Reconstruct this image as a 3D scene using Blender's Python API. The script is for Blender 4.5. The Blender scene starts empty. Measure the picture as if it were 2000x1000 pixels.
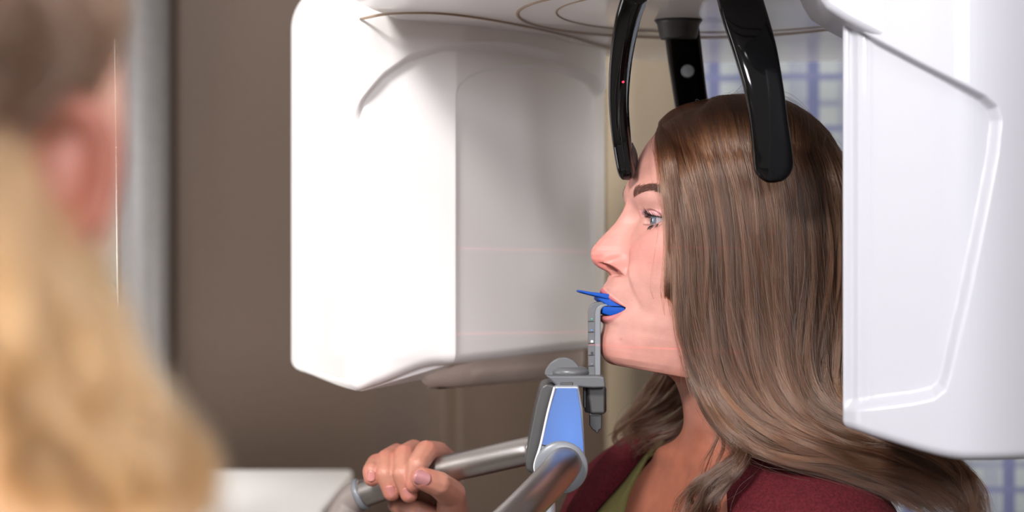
import bpy, bmesh, math, random
import numpy as np
from mathutils import Vector, Matrix, Euler

rng = np.random.default_rng(7)
random.seed(7)
SC = bpy.context.scene
COL = SC.collection

# ------------------------------------------------------------------ camera
CAM_Y, CAM_Z, FPX = -2.0, 1.5, 4400.0
cam_d = bpy.data.cameras.new('camera')
cam = bpy.data.objects.new('camera', cam_d)
COL.objects.link(cam)
cam.location = (0, CAM_Y, CAM_Z)
cam.rotation_euler = (math.radians(90), 0, 0)
cam_d.sensor_width = 36.0
cam_d.lens = FPX * 36.0 / 2000.0
cam_d.clip_start = 0.05
cam_d.dof.use_dof = True
cam_d.dof.focus_distance = 1.95
cam_d.dof.aperture_fstop = 3.8
SC.camera = cam

def P(px, py, Y):
    """point of the room at depth Y seen at photo pixel (px, py)"""
    d = Y - CAM_Y
    return Vector(((px - 1000) / FPX * d, Y, CAM_Z - (py - 500) / FPX * d))

# ------------------------------------------------------------------ colour management
SC.view_settings.view_transform = 'Standard'
SC.view_settings.look = 'None'
SC.view_settings.gamma = 1.0
SC.view_settings.use_curve_mapping = False
SC.view_settings.exposure = 0.0

# ------------------------------------------------------------------ world and lights
w = bpy.data.worlds.new('world'); SC.world = w; w.use_nodes = True
bg = w.node_tree.nodes['Background']
bg.inputs[0].default_value = (1.0, 0.93, 0.88, 1)
bg.inputs[1].default_value = 0.42

def area(name, loc, target, sx, sy, power, color=(1, 1, 1), spread=180):
    l = bpy.data.lights.new(name, 'AREA'); l.shape = 'RECTANGLE'; l.size = sx; l.size_y = sy
    l.energy = power; l.color = color; l.spread = math.radians(spread)
    o = bpy.data.objects.new(name, l); COL.objects.link(o)
    o.location = loc
    o.rotation_euler = (Vector(target) - Vector(loc)).to_track_quat('-Z', 'Y').to_euler()
    return o
area('key_light', (-0.82, -1.80, 2.62), (0.05, 0.0, 1.45), 0.36, 0.36, 82, (1.0, 0.97, 0.95))
area('high_fill_light', (1.1, -1.5, 2.5), (0.2, 0, 1.45), 0.7, 0.35, 8, (0.92, 0.95, 1.0))  # unseen ambient fill, added high on the right
area('fill_light', (0.42, -2.5, 1.98), (0.0, 0.2, 1.45), 0.5, 0.35, 33, (0.95, 0.95, 1.0))
area('cabinet_fill_light', (-0.75, 0.35, 2.6), (-0.72, 0.62, 1.2), 0.2, 0.2, 5.5, (1.0, 0.98, 0.95), 50)  # unseen source, added to brighten the cabinet top
area('wall_fill_light', (0.95, 0.42, 1.52), (0.28, 1.0, 1.5), 0.3, 0.5, 5.0, (1.0, 0.95, 0.87), 92)  # added out of view to lift the curtain and the wall's right part
area('side_fill_light', (-2.2, -0.4, 1.7), (0, 0.3, 1.5), 0.9, 1.2, 26, (0.95, 0.96, 1.0))  # side fill added from the left to lift the white housing

def laser(name, loc, target, half_len, roll, power, thick=.0005, halo=.006):
    """alignment laser of the x-ray machine: a red fan of light one millimetre thin"""
    l = bpy.data.lights.new(name, 'SPOT'); l.energy = power; l.color = (1, .06, .08); l.shadow_soft_size = 0; l.spot_size = math.radians(70); l.spot_blend = 0
    l.use_nodes = True; nt = l.node_tree; em = nt.nodes['Emission']
    tc = nt.nodes.new('ShaderNodeTexCoord'); sp = nt.nodes.new('ShaderNodeSeparateXYZ'); nt.links.new(tc.outputs['Normal'], sp.inputs[0])
    def mth(op, a, b=None):
        n = nt.nodes.new('ShaderNodeMath'); n.operation = op
        for i, v in enumerate((a, b)):
            if v is None: continue
            if isinstance(v, (int, float)): n.inputs[i].default_value = v
            else: nt.links.new(v, n.inputs[i])
        return n.outputs[0]
    y = mth('ABSOLUTE', mth('DIVIDE', sp.outputs[1], sp.outputs[2])); x = mth('ABSOLUTE', mth('DIVIDE', sp.outputs[0], sp.outputs[2]))
    core = mth('LESS_THAN', y, thick); end = mth('LESS_THAN', x, half_len)
    glow = mth('MULTIPLY', mth('LESS_THAN', y, thick * 14), halo)
    nt.links.new(mth('MULTIPLY', mth('ADD', core, glow), end), em.inputs['Strength'])
    o = bpy.data.objects.new(name, l); COL.objects.link(o); o.location = loc
    o.rotation_euler = ((Vector(target) - Vector(loc)).to_track_quat('-Z', 'Y') @ Euler((0, 0, roll)).to_quaternion()).to_euler()
    return o
laser('laser_chin', (-.05, -1.3, 1.43), (.04, 0, 1.4225), .13, -.035, 42)
laser('laser_cheek', (-.05, -1.3, 1.52), (.04, 0, 1.508), .13, -.01, 34)
laser('laser_midline', (-.42, -.14, 1.56), (.08, -.002, 1.545), .20, math.pi / 2, 7, .0022, .03)

# ------------------------------------------------------------------ helpers
def srgb(r, g, b):
    f = lambda c: (c / 255) / 12.92 if c / 255 <= 0.04045 else ((c / 255 + 0.055) / 1.055) ** 2.4
    return (f(r), f(g), f(b), 1)

def mat(name, color, rough=0.5, metal=0.0, bump=0.0, bscale=200.0, var=0.0, coat=0.0, spec=0.5, sss=0.0, detail=3, vscale=None, attr=None, aniso=0):
    m = bpy.data.materials.new(name); m.use_nodes = True
    nt = m.node_tree; b = nt.nodes['Principled BSDF']
    b.inputs['Base Color'].default_value = color
    b.inputs['Roughness'].default_value = rough
    b.inputs['Metallic'].default_value = metal
    b.inputs['Specular IOR Level'].default_value = spec
    b.inputs['Coat Weight'].default_value = coat
    b.inputs['Coat Roughness'].default_value = 0.05
    if sss:
        b.inputs['Subsurface Weight'].default_value = sss
        b.inputs['Subsurface Radius'].default_value = (0.008, 0.003, 0.0015)
        b.inputs['Subsurface Scale'].default_value = 0.6
    tc = nt.nodes.new('ShaderNodeTexCoord')
    n = nt.nodes.new('ShaderNodeTexNoise')
    n.inputs['Scale'].default_value = vscale or bscale; n.inputs['Detail'].default_value = detail
    nt.links.new(tc.outputs['Object'], n.inputs['Vector'])
    mx = nt.nodes.new('ShaderNodeMix'); mx.data_type = 'RGBA'; mx.blend_type = 'MULTIPLY'
    mx.inputs[0].default_value = 1.0
    mx.inputs[6].default_value = color
    if attr:
        at = nt.nodes.new('ShaderNodeAttribute'); at.attribute_name = attr
        nt.links.new(at.outputs['Color'], mx.inputs[6])
    mr = nt.nodes.new('ShaderNodeMapRange')
    mr.inputs[1].default_value = 0.3; mr.inputs[2].default_value = 0.7
    mr.inputs[3].default_value = 1 - max(var, 0.01); mr.inputs[4].default_value = 1 + max(var, 0.01)
    nt.links.new(n.outputs['Fac'], mr.inputs[0])
    nt.links.new(mr.outputs[0], mx.inputs[7])
    nt.links.new(mx.outputs[2], b.inputs['Base Color'])
    if bump:
        n2 = nt.nodes.new('ShaderNodeTexNoise'); n2.inputs['Scale'].default_value = bscale; n2.inputs['Detail'].default_value = detail
        nt.links.new(tc.outputs['Object'], n2.inputs['Vector'])
        bp = nt.nodes.new('ShaderNodeBump'); bp.inputs['Strength'].default_value = bump; bp.inputs['Distance'].default_value = 0.001
        nt.links.new(n2.outputs['Fac'], bp.inputs['Height']); nt.links.new(bp.outputs['Normal'], b.inputs['Normal'])
    return m

def tag(o, label=None, cat=None, group=None, kind=None):
    if label: o['label'] = label
    if cat: o['category'] = cat
    if group: o['group'] = group
    if kind: o['kind'] = kind
    return o

def empty(name, loc, label=None, cat=None, group=None):
    o = bpy.data.objects.new(name, None); COL.objects.link(o); o.location = loc
    o.empty_display_size = 0.05
    return tag(o, label, cat, group)

def link(name, me, m=None, parent=None, smooth=True):
    o = bpy.data.objects.new(name, me); COL.objects.link(o)
    if m is not None:
        for mm in (m if isinstance(m, (list, tuple)) else [m]): me.materials.append(mm)
    if smooth:
        me.polygons.foreach_set('use_smooth', [True] * len(me.polygons))
        for p in me.polygons:
            if len(p.vertices) > 8: p.use_smooth = False
    if parent is not None:
        o.parent = parent; bpy.context.view_layer.update()
        o.matrix_parent_inverse = wm(parent).inverted()
    return o

def wm(o):
    m = Matrix.LocRotScale(o.location, o.rotation_euler, o.scale)
    if o.parent: m = wm(o.parent) @ o.matrix_parent_inverse @ m
    return m

def from_bm(name, bm, m=None, parent=None, smooth=True, bevel=0, seg=3, sharp=None):
    me = bpy.data.meshes.new(name); bmesh.ops.recalc_face_normals(bm, faces=bm.faces); bm.to_mesh(me); bm.free()
    o = link(name, me, m, parent, smooth)
    if bevel:
        md = o.modifiers.new('bevel', 'BEVEL'); md.width = bevel; md.segments = seg; md.limit_method = 'ANGLE'; md.angle_limit = math.radians(40)
        md.harden_normals = True
    return o

def catmull(pts, n):
    """smooth open curve through pts, n samples evenly spread in parameter"""
    p = np.asarray(pts, float)
    if p.ndim == 1: p = p[:, None]
    k = len(p); t = np.linspace(0, k - 1, n)
    i = np.clip(t.astype(int), 0, k - 2); u = (t - i)[:, None]
    ext = np.vstack([2 * p[0] - p[1], p, 2 * p[-1] - p[-2]])
    a, b, c, d = ext[i], ext[i + 1], ext[i + 2], ext[i + 3]
    return 0.5 * ((2 * b) + (-a + c) * u + (2 * a - 5 * b + 4 * c - d) * u ** 2 + (-a + 3 * b - 3 * c + d) * u ** 3)

def arc(pts, n):
    """catmull, resampled to equal arc length"""
    q = catmull(pts, max(200, n * 4))
    s = np.r_[0, np.cumsum(np.linalg.norm(np.diff(q, axis=0), axis=1))]
    t = np.linspace(0, s[-1], n)
    return np.stack([np.interp(t, s, q[:, j]) for j in range(q.shape[1])], 1)

def grid_mesh(name, V, closed_u=False, cap=False):
    """V: rows x cols x 3"""
    R, C = V.shape[:2]
    me = bpy.data.meshes.new(name)
    r = np.arange(R - 1)[:, None]; c = np.arange(C if closed_u else C - 1)[None]
    a = r * C + c; b = r * C + (c + 1) % C; d = (r + 1) * C + c; e = (r + 1) * C + (c + 1) % C
    F = np.stack([a, b, e, d], -1).reshape(-1, 4)
    faces = F.tolist()
    if cap:
        faces.append(list(range(C))[::-1]); faces.append([(R - 1) * C + i for i in range(C)])
    me.from_pydata(V.reshape(-1, 3).tolist(), [], faces)
    return me

def tube(name, path, radii, m, parent=None, n=28, cap=True, flat=1.0, side=None):
    """round (or flattened) bar swept along a path; rounded ends are given by radii"""
    path = np.asarray(path, float); K = len(path)
    radii = np.broadcast_to(np.asarray(radii, float), (K,))
    T = np.gradient(path, axis=0); T /= np.linalg.norm(T, axis=1)[:, None] + 1e-12
    ref = np.array(side if side is not None else (0, 1, 0), float)
    V = np.zeros((K, n, 3)); th = np.linspace(0, 2 * math.pi, n, endpoint=False)
    for i in range(K):
        u = ref - T[i] * ref.dot(T[i]); u /= np.linalg.norm(u) + 1e-12
        v = np.cross(T[i], u)
        V[i] = path[i] + radii[i] * (np.cos(th)[:, None] * u + flat * np.sin(th)[:, None] * v)
    me = grid_mesh(name, V, True, cap)
    me.update()
    return link(name, me, m, parent)

def prism(name, pix, Y0, Y1, m, parent=None, bevel=0.0015, Yref=None, seg=3):
    """solid with an outline given at depth Yref and true thickness Y0..Y1"""
    Yr = (Y0 + Y1) / 2 if Yref is None else Yref
    bm = bmesh.new(); q = [P(x, y, Yr) for x, y in pix]
    a = [bm.verts.new((v.x, Y0, v.z)) for v in q]; b = [bm.verts.new((v.x, Y1, v.z)) for v in q]
    bm.faces.new(a); bm.faces.new(b[::-1]); n = len(q)
    for i in range(n): bm.faces.new((a[i], a[(i + 1) % n], b[(i + 1) % n], b[i]))
    return from_bm(name, bm, m, parent, True, bevel, seg)

def box(name, lo, hi, m, parent=None, bevel=0.0, seg=3):
    bm = bmesh.new(); bmesh.ops.create_cube(bm, size=1)
    for v in bm.verts:
        v.co = Vector([lo[k] + (v.co[k] + 0.5) * (hi[k] - lo[k]) for k in range(3)])
    return from_bm(name, bm, m, parent, bool(bevel), bevel, seg)

def lathe(name, c, axis, prof, m, parent=None, n=48):
    """profile of (distance along axis, radius)"""
    ax = Vector(axis).normalized(); u = ax.orthogonal().normalized(); v = ax.cross(u)
    V = np.zeros((len(prof), n, 3))
    for i, (h, r) in enumerate(prof):
        for k in range(n):
            t = 2 * math.pi * k / n
            V[i, k] = Vector(c) + ax * h + (u * math.cos(t) + v * math.sin(t)) * r
    return link(name, grid_mesh(name, V, True, True), m, parent)

def sm(x, a, b):
    t = np.clip((x - a) / (b - a), 0, 1); return t * t * (3 - 2 * t)

def inside_dist(px, py, poly):
    """signed distance (positive inside) to a closed polygon, vectorised"""
    poly = np.asarray(poly, float); d = np.full(px.shape, 1e9); ins = np.zeros(px.shape, bool)
    for i in range(len(poly)):
        a = poly[i]; b = poly[(i + 1) % len(poly)]
        ab = b - a; t = np.clip(((px - a[0]) * ab[0] + (py - a[1]) * ab[1]) / (ab @ ab), 0, 1)
        d = np.minimum(d, np.hypot(px - a[0] - t * ab[0], py - a[1] - t * ab[1]))
        cond = ((a[1] > py) != (b[1] > py))
        xx = a[0] + (py - a[1]) / (b[1] - a[1] + 1e-12) * ab[0]
        ins ^= cond & (px < xx)
    return np.where(ins, d, -d)

# ------------------------------------------------------------------ materials
M = {}
M['white'] = mat('white_glossy_plastic', srgb(236, 233, 232), 0.32, coat=0.5, var=0.01, vscale=4)
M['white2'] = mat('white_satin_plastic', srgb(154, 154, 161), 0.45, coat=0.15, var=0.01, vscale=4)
M['groove'] = mat('beige_seam_rubber', srgb(150, 128, 108), 0.6)
M['black'] = mat('black_glossy_plastic', srgb(5, 5, 6), 0.08, coat=0.12, spec=0.32)
M['black_satin'] = mat('black_satin_rubber', srgb(40, 41, 44), 0.45)
M['grey'] = mat('grey_moulded_plastic', srgb(78, 79, 82), 0.38, bump=0.03, bscale=900, var=0.03)
M['grey_dark'] = mat('dark_grey_plastic', srgb(52, 51, 51), 0.45, bump=0.03, bscale=900, var=0.03)
M['grey_lt'] = mat('light_grey_plastic', srgb(104, 107, 112), 0.35, var=0.02)
M['metal'] = mat('satin_silver_metal', srgb(160, 155, 152), 0.33, 1.0, bump=0.12, bscale=1500, var=0.04)
M['cap'] = mat('warm_grey_plastic', srgb(122, 112, 108), 0.35, var=0.02)
M['silver'] = mat('silver_lacquer', srgb(150, 152, 160), 0.35, 0.5, var=0.02)
M['blue'] = mat('blue_bite_plastic', srgb(0, 62, 146), 0.55, spec=0.2, bump=0.3, bscale=1800, var=0.06)
M['dark_line'] = mat('dark_gap', srgb(40, 36, 34), 0.7)
M['white_mark'] = mat('white_ink', srgb(235, 235, 235), 0.5)
M['black_mark'] = mat('black_ink', srgb(30, 25, 25), 0.5)
M['green_mark'] = mat('green_ink', srgb(50, 150, 110), 0.5)
M['blue_mark'] = mat('blue_ink', srgb(60, 120, 190), 0.5)
M['wall'] = mat('taupe_wall_paint', srgb(70, 57, 48), 0.6, spec=0.25, bump=0.15, bscale=260, var=0.05, vscale=120)
M['wall_plain'] = mat('beige_wall_paint', srgb(150, 136, 118), 0.7, bump=0.2, bscale=260, var=0.03)
M['floor'] = mat('grey_vinyl_floor', srgb(130, 125, 120), 0.5, bump=0.05, bscale=60, var=0.08)
M['ceiling'] = mat('ceiling_paint', srgb(225, 222, 216), 0.8, var=0.01)
M['olive'] = mat('olive_jersey', srgb(104, 98, 52), 0.8, bump=0.5, bscale=900, var=0.15)

def lit_panel(name):
    # blue backlit plastic: glows from inside, brightest low in the middle
    m = bpy.data.materials.new(name); m.use_nodes = True; nt = m.node_tree; b = nt.nodes['Principled BSDF']
    b.inputs['Base Color'].default_value = srgb(58, 78, 122); b.inputs['Roughness'].default_value = 0.35
    tc = nt.nodes.new('ShaderNodeTexCoord'); gd = nt.nodes.new('ShaderNodeTexGradient'); gd.gradient_type = 'SPHERICAL'
    mp = nt.nodes.new('ShaderNodeMapping'); c = P(1112, 845, 0.0)
    mp.inputs['Scale'].default_value = (28, 1, 13)
    mp.inputs['Location'].default_value = (-c.x * 28, 0, -c.z * 13)
    nt.links.new(tc.outputs['Object'], mp.inputs[0]); nt.links.new(mp.outputs[0], gd.inputs[0])
    mr = nt.nodes.new('ShaderNodeMapRange'); mr.inputs[3].default_value = 0.10; mr.inputs[4].default_value = 0.42
    nt.links.new(gd.outputs['Fac'], mr.inputs[0]); nt.links.new(mr.outputs[0], b.inputs['Emission Strength'])
    b.inputs['Emission Color'].default_value = (0.08, 0.32, 1.0, 1)
    return m
M['lit_blue'] = lit_panel('blue_backlit_plastic')

def plaid_mat():
    m = bpy.data.materials.new('plaid_cloth'); m.use_nodes = True; nt = m.node_tree; b = nt.nodes['Principled BSDF']
    b.inputs['Roughness'].default_value = 0.85
    tc = nt.nodes.new('ShaderNodeTexCoord'); sp = nt.nodes.new('ShaderNodeSeparateXYZ'); nt.links.new(tc.outputs['UV'], sp.inputs[0])
    def stripes(out, period, shift, width):
        a = nt.nodes.new('ShaderNodeMath'); a.operation = 'ADD'; a.inputs[1].default_value = shift; nt.links.new(sp.outputs[out], a.inputs[0])
        d = nt.nodes.new('ShaderNodeMath'); d.operation = 'PINGPONG'; d.inputs[1].default_value = period / 2; nt.links.new(a.outputs[0], d.inputs[0])
        l = nt.nodes.new('ShaderNodeMath'); l.operation = 'LESS_THAN'; l.inputs[1].default_value = width / 2; nt.links.new(d.outputs[0], l.inputs[0])
        return l.outputs[0]
    base = srgb(112, 117, 121)
    last = None
    for (o, per, sh, wd, colr) in ((0, .063, PL[0], .022, srgb(98, 102, 114)), (1, .0335, PL[2], .0095, srgb(90, 95, 110)),
                                   (0, .127, PL[1], .016, srgb(64, 68, 98)), (1, .067, PL[3], .006, srgb(70, 75, 103))):
        mx = nt.nodes.new('ShaderNodeMix'); mx.data_type = 'RGBA'; mx.inputs[6].default_value = base
        if last: nt.links.new(last, mx.inputs[6])
        mx.inputs[7].default_value = colr
        nt.links.new(stripes(o, per, sh, wd), mx.inputs[0]); last = mx.outputs[2]
    nt.links.new(last, b.inputs['Base Color'])
    return m
PL = [0.0, 0.0, 0.0, 0.0]

# ------------------------------------------------------------------ room
WY = 1.0
def relief_wall():
    x = np.linspace(-2.6, 0.125, 900)
    y = np.full_like(x, WY)
    # soft swelling added to the wall, shaped to catch a band of light
    y += 0 * x
    for cx, wdt, dep in ((-0.096, 0.10, 0.03),):
        t = np.clip(np.where(x < cx, cx - x, (x - cx) * (3.0 if cx < -.3 else 3.2)) / wdt, 0, 1)
        y -= dep * (np.cos(t * math.pi) + 1) / 2
    V = np.zeros((2, len(x), 3)); V[:, :, 0] = x; V[:, :, 1] = y; V[0, :, 2] = 0; V[1, :, 2] = 2.75
    return grid_mesh('wall_back', V)
o = link('wall_back', relief_wall(), M['wall']); tag(o, kind='structure')
o = box('wall_middle', (0.125, WY, 0), (0.62, WY + .05, 2.75), mat('brightened_wall_paint', srgb(130, 117, 98), .7, bump=.2, bscale=260, var=.03)); tag(o, kind='structure')  # same wall in a lighter colour, its brighter light put into the paint
o = box('wall_back_plain', (0.62, WY + .35, 0), (2.6, WY + .43, 2.75), M['wall_plain']); o.name = 'wall_rear'; tag(o, kind='structure')
o = box('wall_left', (-2.68, -3.2, 0), (-2.6, WY + .43, 2.75), M['wall_plain']); tag(o, kind='structure')
o = box('wall_right', (2.6, -3.2, 0), (2.68, WY + .43, 2.75), M['wall_plain']); tag(o, kind='structure')
o = box('floor', (-2.68, -3.2, -0.08), (2.68, WY + .43, 0), M['floor']); tag(o, kind='structure')
o = box('ceiling', (-2.68, -3.2, 2.75), (2.68, WY + .43, 2.83), M['ceiling']); tag(o, kind='structure')

# rounded grey pilaster in front of the wall
cxp = P(268, 500, .93).x
V = np.zeros((2, 48, 3)); tt_ = np.linspace(0, 2 * math.pi, 48, endpoint=False)
V[:, :, 0] = cxp + .038 * np.cos(tt_); V[:, :, 1] = .955 + .038 * np.sin(tt_); V[1, :, 2] = 2.75
o = link('trim_1', grid_mesh('trim_1', V, True, True), mat('grey_pilaster_paint', srgb(86, 84, 84), .5, bump=.25, bscale=120, var=.06, vscale=60)); tag(o, kind='structure')

# plaid curtain beside the wall, hanging from floor length rail height
def curtain():
    x = np.linspace(0.235, 1.25, 260); z = np.linspace(0.15, 2.3, 60)
    X, Z = np.meshgrid(x, z)
    Y = 0.93 + 0.012 * np.sin(X * 26 + 0.5) + 0.006 * np.sin(X * 51)
    me = grid_mesh('plaid_curtain', np.stack([X, Y, Z], -1))
    uv = me.uv_layers.new(name='UVMap')
    li = np.zeros(len(me.loops), int); me.loops.foreach_get('vertex_index', li)
    u = np.stack([X.ravel()[li], Z.ravel()[li] + 0.0], 1)
    uv.data.foreach_set('uv', u.ravel().astype(np.float32))
    return me
# stripe phases of the plaid
PL[1] = -(587 / FPX * 2.93); PL[0] = -(555 / FPX * 2.93)
PL[3] = -(1.5 - (250 - 500) / FPX * 2.93) ; PL[2] = -(1.5 - (152 - 500) / FPX * 2.93)
o = link('plaid_curtain', curtain(), plaid_mat())
md = o.modifiers.new('thick', 'SOLIDIFY'); md.thickness = 0.002
tag(o, 'pale grey curtain with a blue plaid grid, behind the long-haired woman', 'curtain')
rail = tube('curtain_rail', [(0.15, 0.93, 2.31), (0.7, 0.93, 2.31), (1.3, 0.93, 2.31)], 0.012, M['metal'])
tag(rail, 'metal rail carrying the blue plaid curtain', 'rail')

# white cabinet with a flat top, low on the left
ct = empty('cabinet', (-0.75, 0.7, 0), 'white cabinet with a flat top by the taupe wall, behind the gripped handle', 'cabinet')
zt = P(600, 917, .90).z
box('cabinet_body', (-1.3, 0.36, 0.0), (-0.232, 0.895, zt - 0.03), M['white'], ct, 0.004)
tp = box('cabinet_top', (-1.31, 0.34, zt - 0.03), (-0.205, 0.90, zt), M['white'], ct, 0.006)
for k in range(2):
    d = box('door', (-1.28 + k * .525, 0.345, 0.08), (-0.77 + k * .525, 0.36, zt - 0.06), M['white2'], ct, 0.003)
    box('door_handle', (-0.80 + k * .06, 0.325, 0.9), (-0.785 + k * .06, 0.346, 1.02), M['metal'], d, 0.003)

# grey partition panel with a thin metal edge, behind the blond woman
pp = empty('partition_panel', (-0.6, 0.03, 0), 'dark grey upright panel with a thin bright metal edge, behind the blond head', 'panel')
def panel_poly(name, pix, y0, y1, m, par, bev=0.0006): return prism(name, pix, y0, y1, m, par, bev)
panel_poly('panel', [(-260, -60), (40, -20), (206, 62), (225, 76), (233, 700), (238, 3788), (-260, 3788)], 0.02, 0.035, mat('grey_green_panel', srgb(112, 108, 98), 0.5, var=0.03), pp)
panel_poly('metal_edge', [(225, 76), (228, 78), (236, 700), (241, 3788), (238, 3788), (233, 700)], 0.018, 0.037, mat('bright_edge_metal', srgb(225, 222, 215), 0.25, 0.6), pp)

# ------------------------------------------------------------------ rotating gantry of the x-ray machine
ZA = 1.72
gantry = empty('xray_gantry', (0.17, 0.05, ZA), 'large white rotating x-ray gantry with overhead arm and two housings around the head', 'x-ray machine')

def housing(name, foot, zb, zt, m, parent, disp, n=520, rows=420, rb=0.02, rt=0.03, sharp=1, zbf=None):
    """closed upright shell over a footprint polygon (list of (x, y, fillet radius)), relief by disp(X,Z,px,py)"""
    pts = []
    K = len(foot)
    for i in range(K):
        p0 = np.array(foot[i - 1][:2]); p1 = np.array(foot[i][:2]); p2 = np.array(foot[(i + 1) % K][:2]); r = foot[i][2]
        a = p0 - p1; b = p2 - p1; la, lb = np.linalg.norm(a), np.linalg.norm(b)
        r = min(r, la * .45, lb * .45)
        q0 = p1 + a / la * r; q2 = p1 + b / lb * r
        for t in np.linspace(0, 1, 14): pts.append((1 - t) ** 2 * q0 + 2 * t * (1 - t) * p1 + t * t * q2)
    pts = np.array(pts + [pts[0]])
    s = np.r_[0, np.cumsum(np.linalg.norm(np.diff(pts, axis=0), axis=1))]
    t = np.linspace(0, s[-1], n, endpoint=False)
    F = np.stack([np.interp(t, s, pts[:, 0]), np.interp(t, s, pts[:, 1])], 1)
    T = np.roll(F, -1, 0) - np.roll(F, 1, 0); T /= np.linalg.norm(T, axis=1)[:, None]
    N = np.stack([T[:, 1], -T[:, 0]], 1)
    c = F.mean(0)
    if ((F - c) * N).sum() < 0: N = -N
    zz = np.r_[np.zeros(1), np.linspace(0, 1, rows), np.ones(1)]
    V = np.zeros((rows + 2, n, 3))
    zb_ = zb + (zbf(F) if zbf else 0) * np.ones(n)
    for i, q in enumerate(zz):
        z = zb_ + q * (zt - zb_)
        h = z - zb_; g = zt - z
        ins = np.where(h < rb, rb - np.sqrt(np.maximum(rb ** 2 - (rb - h) ** 2, 0)), 0) + np.where(g < rt, rt - np.sqrt(np.maximum(rt ** 2 - (rt - g) ** 2, 0)), 0)
        if i in (0, rows + 1): ins = ins + 0.001
        X = F - N * ins[:, None]
        px = 1000 + X[:, 0] * FPX / (X[:, 1] + 2); py = 500 - (z - 1.5) * FPX / (X[:, 1] + 2)
        d = disp(px, py, N)
        V[i, :, :2] = X + N * d[:, None]; V[i, :, 2] = z
    return link(name, grid_mesh(name, V, True, True), m, parent)

A_, B_, C_, D_ = P(556, 500, .25), P(692, 500, .08), P(906, 500, .15), P(1196, 500, .39)
outer = [(640, 300), (662, 255), (700, 195), (750, 140), (800, 105), (870, 84), (950, 80), (1010, 84), (1100, 104), (1170, 150), (1230, 230), (1260, 900), (640, 900)]
recess2 = [(907, 900), (907, 185), (915, 165), (935, 148), (965, 135), (1010, 129), (1070, 127), (1120, 140), (1165, 160), (1185, 185), (1189, 230), (1189, 900)]
def disp_l(px, py, N):
    front = (N[:, 1] < 0.2) & (px > 600)
    d1 = inside_dist(px, py, outer); d2 = inside_dist(px, py, recess2)
    fade = sm(px, 640, 700)
    d = -0.010 * sm(d1, 0, 17) * np.where(front, 1, 0) * (1 - (1 - fade) * sm(py, 215, 330)) * (1 - (1 - sm(-py, -700, -640)) * (1 - sm(px, 740, 880)))
    d += -0.0025 * sm(d2, -2, 4) * np.where(front, 1, 0)
    return d
foot = [(A_.x, .25, .03), (B_.x, .08, .022), (C_.x, .15, .004), (D_.x, .39, .03), (D_.x - .04, .50, .05), (-.10, .52, .08)]
def zbl(F):  # underside rises a little towards both ends
    return 0.0 + 0.012 * sm(-F[:, 0], 0.15, 0.23) + 0.021 * sm(F[:, 0], -0.15, -0.06) + 0.006 * sm(F[:, 0], -.05, .10)
h1 = housing('detector_housing', foot, 1.374, 1.775, M['white'], gantry, disp_l, rb=0.012, rt=0.05, zbf=zbl)
# thin lower tray under the housing, its shaded underside put into the darker colour
tray = housing('lower_tray', [(B_.x + .055, .165, .02), (C_.x + .004, .19, .03), (D_.x - .02, .40, .05), (D_.x - .06, .48, .04), (-.08, .5, .05)], 1.371, 1.402, mat('shaded_tray_plastic', srgb(176, 160, 150), .45, var=.01), gantry,
               lambda px, py, N: np.zeros_like(px), n=200, rows=40, rb=0.018, rt=0.004)

# overhead arm with rounded far side and seam rings underneath
def arm():
    pix = None
    ed = [(-.125, .085), (-.075, .135), (-.02, .19), (.03, .27), (.06, .40), (.10, .50), (.17, .565), (.27, .58), (.38, .56), (.5, .5), (.62, .35), (.66, .1), (.6, -.12), (.4, -.24), (.15, -.25), (-.05, -.2), (-.14, -.06)]
    F = catmull(ed + [ed[0]], 300)[:-1]
    c = F.mean(0)
    V = []
    for ins, z in ((0.30, ZA), (.02, ZA), (.008, ZA + .004), (0.002, ZA + .012), (0, ZA + .03), (0, ZA + .1), (.006, ZA + .115), (.02, ZA + .125), (.3, ZA + .125)):
        d = c - F; L = np.linalg.norm(d, axis=1)[:, None]
        q = F + d / L * np.minimum(ins, L * .95)
        V.append(np.c_[q, np.full(len(q), z)])
    return grid_mesh('overhead_arm', np.array(V), True, True)
link('overhead_arm', arm(), M['white'], gantry)

def ring(name, c, rx, ry, r, z, a0=0, a1=360):
    t = np.radians(np.linspace(a0, a1, 120))
    return tube(name, np.stack([c[0] + rx * np.cos(t), c[1] + ry * np.sin(t), np.full(120, z)], 1), r, M['groove'], gantry, n=8, side=(0, 0, 1))
ring('seam_ring', (.175, .045), .17, .222, .0016, ZA)
ring('seam_ring', (.19, .03), .15, .185, .0010, ZA)
# seam where the arm meets the housing
sp = [P(x, y, 0) for x, y in ()]
def on_plane(px, py, z):  # point of the plane z under pixel
    d = (z - CAM_Z) * FPX / (500 - py); return (px - 1000) / FPX * d, d + CAM_Y
q = [(*on_plane(x, y, ZA), ZA - .0005) for x, y in ((704, 36), (750, 27), (800, 24), (860, 25), (930, 33), (1000, 45), (1080, 62), (1140, 78), (1205, 98))]
tube('seam', arc(q, 60), 0.0013, M['groove'], gantry, n=8, side=(0, 0, 1))
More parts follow.
